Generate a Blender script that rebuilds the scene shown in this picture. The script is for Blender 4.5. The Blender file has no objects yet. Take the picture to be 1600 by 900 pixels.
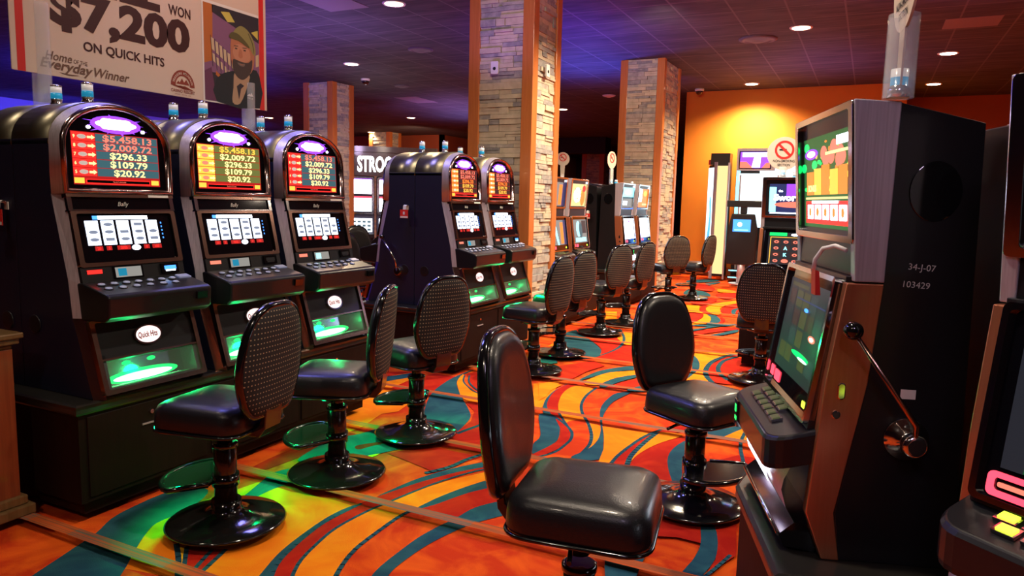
import bpy, bmesh, math, random
from mathutils import Vector, Matrix
from mathutils.geometry import tessellate_polygon
PI = math.pi
sc = bpy.context.scene
COL = sc.collection
rnd = random.Random(7)

# ------------------------------------------------------------------ materials
def mat(name, col=(.5, .5, .5), rough=.5, metal=0., emit=None, es=0., coat=0., spec=.5, trans=0., alpha=1., ior=1.45):
    m = bpy.data.materials.new(name); m.use_nodes = True
    b = m.node_tree.nodes['Principled BSDF']
    b.inputs['Base Color'].default_value = (*col, 1)
    b.inputs['Roughness'].default_value = rough
    b.inputs['Metallic'].default_value = metal
    b.inputs['Specular IOR Level'].default_value = spec
    b.inputs['Coat Weight'].default_value = coat
    b.inputs['Coat Roughness'].default_value = .08
    b.inputs['Transmission Weight'].default_value = trans
    b.inputs['Alpha'].default_value = alpha
    b.inputs['IOR'].default_value = ior
    if emit:
        b.inputs['Emission Color'].default_value = (*emit, 1)
        b.inputs['Emission Strength'].default_value = es
    return m
def nd(m, typ, **kw):
    n = m.node_tree.nodes.new(typ)
    for k, v in kw.items():
        if k.startswith('i_'):
            n.inputs[k[2:].replace('_', ' ')].default_value = v
        else: setattr(n, k, v)
    return n
def lk(m, a, ao, b, bi): m.node_tree.links.new(a.outputs[ao], b.inputs[bi])
def bs(m): return m.node_tree.nodes['Principled BSDF']
def ramp(m, stops, interp='LINEAR'):
    r = m.node_tree.nodes.new('ShaderNodeValToRGB'); r.color_ramp.interpolation = interp
    e = r.color_ramp.elements
    while len(e) < len(stops): e.new(.5)
    for el, (p, c) in zip(e, stops): el.position = p; el.color = (*c, 1)
    return r
def noisy(name, c1, c2, scale=5., rough=.6, detail=6., dist=0., bump=0., stretch=(1, 1, 1), lo=.35, hi=.65, **kw):
    m = mat(name, c1, rough, **kw)
    tc = nd(m, 'ShaderNodeTexCoord'); mp = nd(m, 'ShaderNodeMapping'); mp.inputs['Scale'].default_value = stretch
    lk(m, tc, 'Object', mp, 'Vector')
    n = nd(m, 'ShaderNodeTexNoise'); n.inputs['Scale'].default_value = scale; n.inputs['Detail'].default_value = detail
    n.inputs['Distortion'].default_value = dist
    lk(m, mp, 'Vector', n, 'Vector')
    r = ramp(m, [(lo, c1), (hi, c2)]); lk(m, n, 'Fac', r, 'Fac'); lk(m, r, 'Color', bs(m), 'Base Color')
    if bump:
        b = nd(m, 'ShaderNodeBump'); b.inputs['Strength'].default_value = bump; b.inputs['Distance'].default_value = .01
        lk(m, n, 'Fac', b, 'Height'); lk(m, b, 'Normal', bs(m), 'Normal')
    return m
def emi(name, col, s=1.):
    return mat(name, (.01, .01, .01), .3, emit=col, es=s)

M = {}
def carpet(name, c1, c2):
    m = noisy(name, c1, c2, 3.2, .95, 4., 2.2, 0, lo=.4, hi=.66, spec=.1)
    tc = nd(m, 'ShaderNodeTexCoord'); n = nd(m, 'ShaderNodeTexNoise'); n.inputs['Scale'].default_value = 420; n.inputs['Detail'].default_value = 2
    lk(m, tc, 'Object', n, 'Vector')
    b = nd(m, 'ShaderNodeBump'); b.inputs['Strength'].default_value = .55; b.inputs['Distance'].default_value = .004
    lk(m, n, 'Fac', b, 'Height'); lk(m, b, 'Normal', bs(m), 'Normal')
    return m
M['O'] = carpet('carpet_vermilion', (.52, .035, .006), (.72, .10, .008))
M['R'] = carpet('carpet_crimson', (.36, .010, .005), (.46, .022, .006))
M['Y'] = carpet('carpet_tangerine', (.80, .19, .006), (.84, .26, .008))
M['G'] = carpet('carpet_gold', (.86, .46, .01), (.84, .40, .01))
M['T'] = carpet('carpet_teal', (.014, .060, .090), (.022, .095, .115))
def hatch(name, ca, cb):
    m = mat(name, ca, .95, spec=.1)
    tc = nd(m, 'ShaderNodeTexCoord'); mp = nd(m, 'ShaderNodeMapping'); mp.inputs['Scale'].default_value = (1.2, 90, 1)
    n = nd(m, 'ShaderNodeTexNoise'); n.inputs['Scale'].default_value = 1.; n.inputs['Detail'].default_value = 3
    lk(m, tc, 'Object', mp, 'Vector'); lk(m, mp, 'Vector', n, 'Vector')
    r = ramp(m, [(.46, ca), (.54, cb)]); lk(m, n, 'Fac', r, 'Fac'); lk(m, r, 'Color', bs(m), 'Base Color')
    return m
M['H'] = hatch('carpet_hatched_band', (.24, .075, .03), (.46, .085, .02))
M['GY'] = hatch('carpet_hatched_edge', (.13, .11, .08), (.34, .09, .04))

def ceiling_mat():
    m = mat('ceiling_tile', (.018, .016, .03), .75, spec=.25)
    g = nd(m, 'ShaderNodeNewGeometry'); sp = nd(m, 'ShaderNodeSeparateXYZ'); lk(m, g, 'Position', sp, 'Vector')
    outs = []
    for ax, off in (('X', .07), ('Y', .2)):
        a = nd(m, 'ShaderNodeMath', operation='ADD'); a.inputs[1].default_value = 100 + off; lk(m, sp, ax, a, 0)
        d = nd(m, 'ShaderNodeMath', operation='DIVIDE'); d.inputs[1].default_value = .615; lk(m, a, 0, d, 0)
        f = nd(m, 'ShaderNodeMath', operation='FRACT'); lk(m, d, 0, f, 0)
        l = nd(m, 'ShaderNodeMath', operation='LESS_THAN'); l.inputs[1].default_value = .035; lk(m, f, 0, l, 0)
        outs.append(l)
    mx = nd(m, 'ShaderNodeMath', operation='MAXIMUM'); lk(m, outs[0], 0, mx, 0); lk(m, outs[1], 0, mx, 1)
    n = nd(m, 'ShaderNodeTexNoise'); n.inputs['Scale'].default_value = 2.; n.inputs['Detail'].default_value = 8
    mp = nd(m, 'ShaderNodeMapping'); mp.inputs['Scale'].default_value = (1, 5, 1); lk(m, g, 'Position', mp, 'Vector'); lk(m, mp, 'Vector', n, 'Vector')
    r = ramp(m, [(.3, (.034, .032, .045)), (.7, (.075, .07, .085))]); lk(m, n, 'Fac', r, 'Fac')
    mix = nd(m, 'ShaderNodeMix', data_type='RGBA'); lk(m, mx, 0, mix, 'Factor'); m.node_tree.links.new(r.outputs['Color'], mix.inputs[6])
    mix.inputs[7].default_value = (.11, .105, .12, 1)
    m.node_tree.links.new(mix.outputs[2], bs(m).inputs['Base Color'])
    return m
M['ceil'] = ceiling_mat()
M['ceil_dark'] = mat('soffit_black', (.01, .009, .012), .8)
M['orange'] = noisy('wall_orange_paint', (.66, .21, .014), (.62, .185, .013), 1.5, .65)
M['rust'] = noisy('wall_rust_paint', (.30, .065, .022), (.27, .055, .02), 1.5, .7)
M['darkwall'] = mat('wall_dark_paint', (.045, .02, .025), .8)
M['bluewall'] = mat('wall_grey_paint', (.35, .35, .42), .7)
M['base'] = noisy('baseboard_wood', (.30, .08, .02), (.36, .10, .03), 3, .5)
M['stone1'] = noisy('ledge_stone_grey', (.34, .30, .26), (.50, .45, .38), 14, .85, bump=.6)
M['stone2'] = noisy('ledge_stone_tan', (.50, .42, .30), (.62, .53, .39), 12, .85, bump=.6)
M['stone3'] = noisy('ledge_stone_slate', (.24, .23, .23), (.40, .37, .34), 16, .85, bump=.6)
M['mortar'] = mat('stone_joint', (.05, .04, .03), .9)
def wood(name, c1, c2, rough=.4, st=(14, 14, .9)):
    return noisy(name, c1, c2, 3.5, rough, 8, .6, .05, st, .3, .7, coat=.0 if c1[0] < .02 else .25, spec=.2 if c1[0] < .02 else .5)
M['wood'] = wood('cherry_trim', (.50, .15, .035), (.58, .19, .05))
M['woodred'] = wood('mahogany_panel', (.20, .035, .012), (.30, .065, .02), .35)
M['woodbrown'] = wood('brown_moulding', (.13, .07, .025), (.20, .11, .045), .3)
M['stand'] = wood('dark_stand_laminate', (.008, .0035, .003), (.013, .005, .004), .55)
M['standtop'] = noisy('black_stand_top', (.012, .011, .010), (.02, .018, .015), 8, .28, coat=.3)
M['body'] = noisy('navy_powder_coat', (.007, .008, .026), (.010, .011, .032), 220, .45, bump=.08, coat=.08)
M['black'] = mat('black_plastic', (.008, .008, .010), .32, coat=.2)
M['gloss'] = mat('gloss_black', (.004, .004, .005), .08, coat=.8)
M['glass_black'] = mat('black_glass', (.003, .003, .005), .05, coat=.5)
M['chrome'] = mat('chrome', (.75, .74, .76), .12, 1.)
M['copper'] = mat('copper_chrome', (.50, .30, .24), .2, 1.)
M['steel'] = noisy('brushed_steel', (.50, .46, .52), (.62, .57, .64), 3, .42, metal=.6, stretch=(60, 60, 1))
M['lowtrim'] = noisy('carpet_reflection_trim', (.60, .21, .10), (.64, .24, .12), 3, .30, metal=.75, stretch=(40, 40, 1))  # orange carpet reflection painted into the brushed steel colour
M['archchrome'] = mat('dark_arch_chrome', (.42, .30, .30), .16, 1.)
M['tray'] = mat('tray_glass', (.8, .9, .85), .05, alpha=.07)
M['dome'] = noisy('satin_dome_metal', (.24, .22, .15), (.30, .27, .19), 4, .36, metal=1.)
M['leather'] = noisy('black_leather', (.007, .007, .009), (.011, .011, .014), 260, .33, bump=.12, coat=.12)
M['lacquer'] = mat('black_lacquer', (.004, .004, .005), .14, coat=.6)
M['enamel'] = mat('black_enamel', (.006, .006, .006), .13, coat=.8)
M['mahog'] = mat('dark_mahogany_post', (.016, .008, .007), .22, coat=.5)
def fabric():
    m = mat('dotted_fabric', (.016, .015, .017), .85)
    tc = nd(m, 'ShaderNodeTexCoord'); sp = nd(m, 'ShaderNodeSeparateXYZ'); lk(m, tc, 'Object', sp, 'Vector')
    o = []
    for ax, per, w in (('Y', .0165, .34), ('Z', .0205, .22)):
        a = nd(m, 'ShaderNodeMath', operation='MULTIPLY'); a.inputs[1].default_value = 1 / per; lk(m, sp, ax, a, 0)
        b = nd(m, 'ShaderNodeMath', operation='ADD'); b.inputs[1].default_value = 500.; lk(m, a, 0, b, 0)
        f = nd(m, 'ShaderNodeMath', operation='FRACT'); lk(m, b, 0, f, 0)
        l = nd(m, 'ShaderNodeMath', operation='LESS_THAN'); l.inputs[1].default_value = w; lk(m, f, 0, l, 0); o.append(l)
    x = nd(m, 'ShaderNodeMath', operation='MULTIPLY'); lk(m, o[0], 0, x, 0); lk(m, o[1], 0, x, 1)
    r = ramp(m, [(0, (.012, .011, .013)), (1, (.36, .29, .18))]); lk(m, x, 0, r, 'Fac'); lk(m, r, 'Color', bs(m), 'Base Color')
    return m
M['fabric'] = fabric()
M['acrylic'] = mat('clear_acrylic', (.85, .88, .92), .05, trans=.0, alpha=.22, coat=.5)
M['frost'] = mat('frosted_acrylic', (.8, .8, .78), .4, alpha=.55)
M['white'] = mat('white_plastic', (.75, .74, .70), .5)
M['sign'] = mat('sign_cream', (.66, .54, .44), .5)
M['signred'] = mat('sign_red', (.62, .025, .02), .5)
M['ink'] = mat('brown_ink', (.045, .010, .009), .6)
M['ink2'] = mat('taupe_ink', (.16, .085, .055), .6)
M['rust_ink'] = mat('rust_ink', (.25, .045, .025), .6)
M['blackink'] = mat('black_ink', (.01, .01, .01), .6)
M['greytext'] = mat('pale_lettering', (.55, .56, .52), .6)
M['blueband'] = mat('blue_lamp_band', (.01, .22, .42), .2, emit=(.02, .35, .6), es=.35)
M['lampwhite'] = mat('lamp_white_band', (.7, .7, .7), .2, emit=(.8, .75, .7), es=.25)
M['e_lamp'] = emi('downlight_glow', (1, .80, .52), 14)
M['e_white'] = emi('lit_white', (.80, .88, 1), 4.5)
M['e_reel'] = emi('lit_reel', (.72, .80, 1), 2.6)
M['e_blue'] = emi('lit_blue', (.05, .25, 1), 2.2)
M['e_cyan'] = emi('lit_cyan', (.25, .85, 1), 2.2)
M['e_red'] = emi('lit_red', (1, .02, .015), 1.5)
M['e_dred'] = emi('lit_dark_red', (.55, .01, .01), .8)
M['e_pinkred'] = emi('lit_pink_red', (1, .05, .09), 2.2)
M['e_teal'] = emi('lit_teal_row', (.035, .10, .12), 1.1)
M['e_olive'] = emi('lit_olive_row', (.12, .13, .03), 1.2)
M['e_blk'] = emi('lit_dark_row', (.035, .012, .012), 1.)
M['e_yel'] = emi('lit_yellow', (1, .78, .28), 1.5)
M['e_gold'] = emi('lit_gold', (1, .45, .05), 1.5)
M['e_salmon'] = emi('lit_salmon', (1, .20, .13), 1.2)
M['e_orange'] = emi('lit_orange', (1, .18, .02), 1.6)
M['e_purple'] = emi('lit_purple', (.28, .05, 1), 1.6)
M['e_core'] = emi('lit_core', (.95, .85, 1), 7.)
M['e_badge'] = emi('lit_badge', (1, .78, .74), 1.3)
M['d_olive'] = emi('dim_olive', (.05, .045, .015), 1.)
M['d_slate'] = emi('dim_slate', (.02, .03, .035), 1.)
M['e_green'] = emi('lit_green', (.0, .8, .12), 1.6)
M['e_greenw'] = emi('lit_green_white', (.35, 1, .5), 3.2)
M['e_gscr'] = emi('screen_green', (.005, .12, .02), 1.)
M['e_navy'] = emi('screen_navy', (.02, .03, .12), 1.)
M['e_dark'] = emi('screen_dark', (.012, .014, .02), 1.)
M['e_grey'] = emi('screen_grey', (.25, .24, .22), 1.)
M['e_cream'] = emi('lit_cream', (1, .72, .30), 1.05)
M['e_ambg'] = emi('lit_lime', (.75, 1, .05), 1.8)
M['e_icon'] = mat('reel_symbol', (.05, .06, .09), .5, emit=(.25, .30, .42), es=.7)

# ------------------------------------------------------------------ mesh builder
class MB:
    def __init__(s, m='black'): s.v = []; s.f = []; s.mi = []; s.sm = []; s.mats = []; s.cur = m; s.smooth = False
    def use(s, m, smooth=None):
        s.cur = m
        if smooth is not None: s.smooth = smooth
        return s
    def _m(s):
        if s.cur not in s.mats: s.mats.append(s.cur)
        return s.mats.index(s.cur)
    def face(s, idx): s.f.append(tuple(idx)); s.mi.append(s._m()); s.sm.append(s.smooth)
    def add(s, vs, fs):
        b = len(s.v); s.v += [Vector(v) for v in vs]
        for f in fs: s.face([b + i for i in f])
    def box(s, lo, hi, T=None):
        x0, y0, z0 = lo; x1, y1, z1 = hi
        vs = [Vector(p) for p in ((x0, y0, z0), (x1, y0, z0), (x1, y1, z0), (x0, y1, z0), (x0, y0, z1), (x1, y0, z1), (x1, y1, z1), (x0, y1, z1))]
        if T: vs = [T @ v for v in vs]
        s.add(vs, ((0, 3, 2, 1), (4, 5, 6, 7), (0, 1, 5, 4), (1, 2, 6, 5), (2, 3, 7, 6), (3, 0, 4, 7)))
    def loft(s, rings, caps=True, closed=True):
        n = len(rings[0]); b = len(s.v)
        for r in rings: s.v += [Vector(p) for p in r]
        for k in range(len(rings) - 1):
            for i in range(n if closed else n - 1):
                j = (i + 1) % n
                s.face((b + k * n + i, b + k * n + j, b + (k + 1) * n + j, b + (k + 1) * n + i))
        if caps:
            sm = s.smooth; s.smooth = False
            s.face([b + i for i in reversed(range(n))]); s.face([b + (len(rings) - 1) * n + i for i in range(n)])
            s.smooth = sm
    def prism(s, prof, a, b, axis='y'):            # profile in the plane normal to axis
        def P(p, t): return {'y': (p[0], t, p[1]), 'x': (t, p[0], p[1]), 'z': (p[0], p[1], t)}[axis]
        s.loft([[P(p, a) for p in prof], [P(p, b) for p in prof]])
    def tube(s, path, r, n=10, closed=False, caps=True):
        path = [Vector(p) for p in path]; rings = []; up = None; L = len(path)
        for i, p in enumerate(path):
            a = path[i - 1] if (i > 0 or closed) else p; c = path[(i + 1) % L] if (i < L - 1 or closed) else p
            t = (c - a).normalized()
            if up is None: up = Vector((0, 0, 1)) if abs(t.z) < .9 else Vector((1, 0, 0))
            x = t.cross(up).normalized(); y = x.cross(t).normalized(); up = y
            rr = r[i] if isinstance(r, (list, tuple)) else r
            rings.append([p + x * math.cos(2 * PI * k / n) * rr + y * math.sin(2 * PI * k / n) * rr for k in range(n)])
        if closed: rings.append(rings[0]); caps = False
        sm = s.smooth; s.smooth = True; s.loft(rings, caps); s.smooth = sm
    def lathe(s, prof, c=(0, 0, 0), n=32, T=None, caps=True):
        rings = []
        for r, z in prof:
            ring = [Vector((c[0] + r * math.cos(2 * PI * k / n), c[1] + r * math.sin(2 * PI * k / n), c[2] + z)) for k in range(n)]
            if T: ring = [T @ v for v in ring]
            rings.append(ring)
        sm = s.smooth; s.smooth = True; s.loft(rings, caps); s.smooth = sm
    def poly(s, pts):                              # flat polygon of 3D points
        b = len(s.v); s.v += [Vector(p) for p in pts]
        if len(pts) <= 4: s.face(range(b, b + len(pts)))
        else:
            for t in tessellate_polygon([[Vector(p) for p in pts]]): s.face([b + i for i in t])
    def build(s, name, parent=None, loc=None, bevel=0, recalc=True):
        me = bpy.data.meshes.new(name); me.from_pydata([tuple(v) for v in s.v], [], s.f)
        for m in s.mats: me.materials.append(M[m] if isinstance(m, str) else m)
        me.polygons.foreach_set('material_index', s.mi); me.polygons.foreach_set('use_smooth', s.sm); me.update()
        if recalc:
            bm = bmesh.new(); bm.from_mesh(me)
            bmesh.ops.remove_doubles(bm, verts=bm.verts, dist=1e-6)
            bmesh.ops.recalc_face_normals(bm, faces=bm.faces); bm.to_mesh(me); bm.free()
        o = bpy.data.objects.new(name, me); COL.objects.link(o)
        if parent: o.parent = parent
        if loc: o.location = loc
        if bevel:
            b = o.modifiers.new('bevel', 'BEVEL'); b.width = bevel; b.segments = 2; b.limit_method = 'ANGLE'; b.angle_limit = math.radians(40)
        return o
class Fr:                                          # an oriented face frame: origin, right, up, outward
    def __init__(s, o, u, v): s.o = Vector(o); s.u = Vector(u).normalized(); s.v = Vector(v).normalized(); s.n = s.u.cross(s.v)
    def p(s, a, b, c=0): return s.o + s.u * a + s.v * b + s.n * c
def fpoly(mb, F, pts, n): mb.poly([F.p(a, b, n) for a, b in pts])
def frect(mb, F, a0, a1, b0, b1, n): fpoly(mb, F, [(a0, b0), (a1, b0), (a1, b1), (a0, b1)], n)
def fbox(mb, F, a0, a1, b0, b1, n0, n1):
    vs = [F.p(a, b, c) for c in (n0, n1) for a, b in ((a0, b0), (a1, b0), (a1, b1), (a0, b1))]
    mb.add(vs, ((0, 3, 2, 1), (4, 5, 6, 7), (0, 1, 5, 4), (1, 2, 6, 5), (2, 3, 7, 6), (3, 0, 4, 7)))
def ell(a, b, ra, rb, n=24, t0=0, t1=2 * PI): 
    return [(a + ra * math.cos(t0 + (t1 - t0) * k / n), b + rb * math.sin(t0 + (t1 - t0) * k / n)) for k in range(n)]
def rrect(a0, a1, b0, b1, r, n=5):
    o = []
    for cx, cy, t in ((a1 - r, b1 - r, 0), (a0 + r, b1 - r, 90), (a0 + r, b0 + r, 180), (a1 - r, b0 + r, 270)):
        for k in range(n + 1):
            a = math.radians(t + 90 * k / n); o.append((cx + r * math.cos(a), cy + r * math.sin(a)))
    return o
def fsolid(mb, F, pts, n0, n1): mb.loft([[F.p(a, b, n0) for a, b in pts], [F.p(a, b, n1) for a, b in pts]])
def frame(mb, F, outer, inner, n0, n1):            # a ring between two outlines of equal length
    mb.loft([[F.p(a, b, n0) for a, b in outer], [F.p(a, b, n1) for a, b in outer], [F.p(a, b, n1) for a, b in inner], [F.p(a, b, n0) for a, b in inner]], caps=False)
_tc = {}
def glyphs(txt, bold, shear):
    k = (txt, bold, shear)
    if k not in _tc:
        c = bpy.data.curves.new('t', 'FONT'); c.body = txt; c.size = 1; c.offset = bold; c.shear = shear; c.resolution_u = 3
        o = bpy.data.objects.new('t', c); me = o.to_mesh()
        vs = [(v.co.x, v.co.y) for v in me.vertices]; fs = [tuple(p.vertices) for p in me.polygons]
        o.to_mesh_clear(); bpy.data.objects.remove(o); bpy.data.curves.remove(c)
        if vs:
            x0 = min(v[0] for v in vs); x1 = max(v[0] for v in vs)
        else: x0, x1 = 0, 1
        _tc[k] = ([(v[0] - x0, v[1]) for v in vs], fs, x1 - x0)
    return _tc[k]
def ftext(mb, F, txt, a, b, h, n, w=None, al='l', bold=.0, shear=0., dy=0):   # h = cap height; w = forced width
    vs, fs, W = glyphs(txt, bold, shear); sy = h / .70; sx = sy if w is None else w / W
    if al == 'c': a -= W * sx / 2
    if al == 'r': a -= W * sx
    mb.add([F.p(a + x * sx, b + y * sy + dy * x * sx, n) for x, y in vs], fs)

def thing(name, label, cat, loc=(0, 0, 0), rz=0, group=None):
    o = bpy.data.objects.new(name, None); o.empty_display_size = .1; COL.objects.link(o)
    o.location = loc; o.rotation_euler = (0, 0, rz); return tag(o, label, cat, group)
def tag(o, label, cat, group=None):
    o['label'] = label; o['category'] = cat
    if group: o['group'] = group
    return o
def struct(o): o['kind'] = 'structure'; return o
def dup(root, loc, rz, label, group=None):
    def cp(o, par):
        c = o.copy(); COL.objects.link(c)
        if par: c.parent = par
        for ch in [x for x in kids.get(o.name, [])]: cp(ch, c)
        return c
    kids = {}
    for o in bpy.data.objects:
        if o.parent: kids.setdefault(o.parent.name, []).append(o)
    r = cp(root, None); r.location = loc; r.rotation_euler = (0, 0, rz); r['label'] = label
    if group: r['group'] = group
    return r
def crom(pts, n=5):
    o = []; L = len(pts)
    for i in range(L):
        p0, p1, p2, p3 = (Vector(pts[(i + k - 1) % L]) for k in range(4))
        for k in range(n):
            t = k / n; o.append(tuple(.5 * ((2 * p1) + (p2 - p0) * t + (2 * p0 - 5 * p1 + 4 * p2 - p3) * t * t + (3 * p1 - 3 * p2 + p3 - p0) * t ** 3)))
    return o
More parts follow.
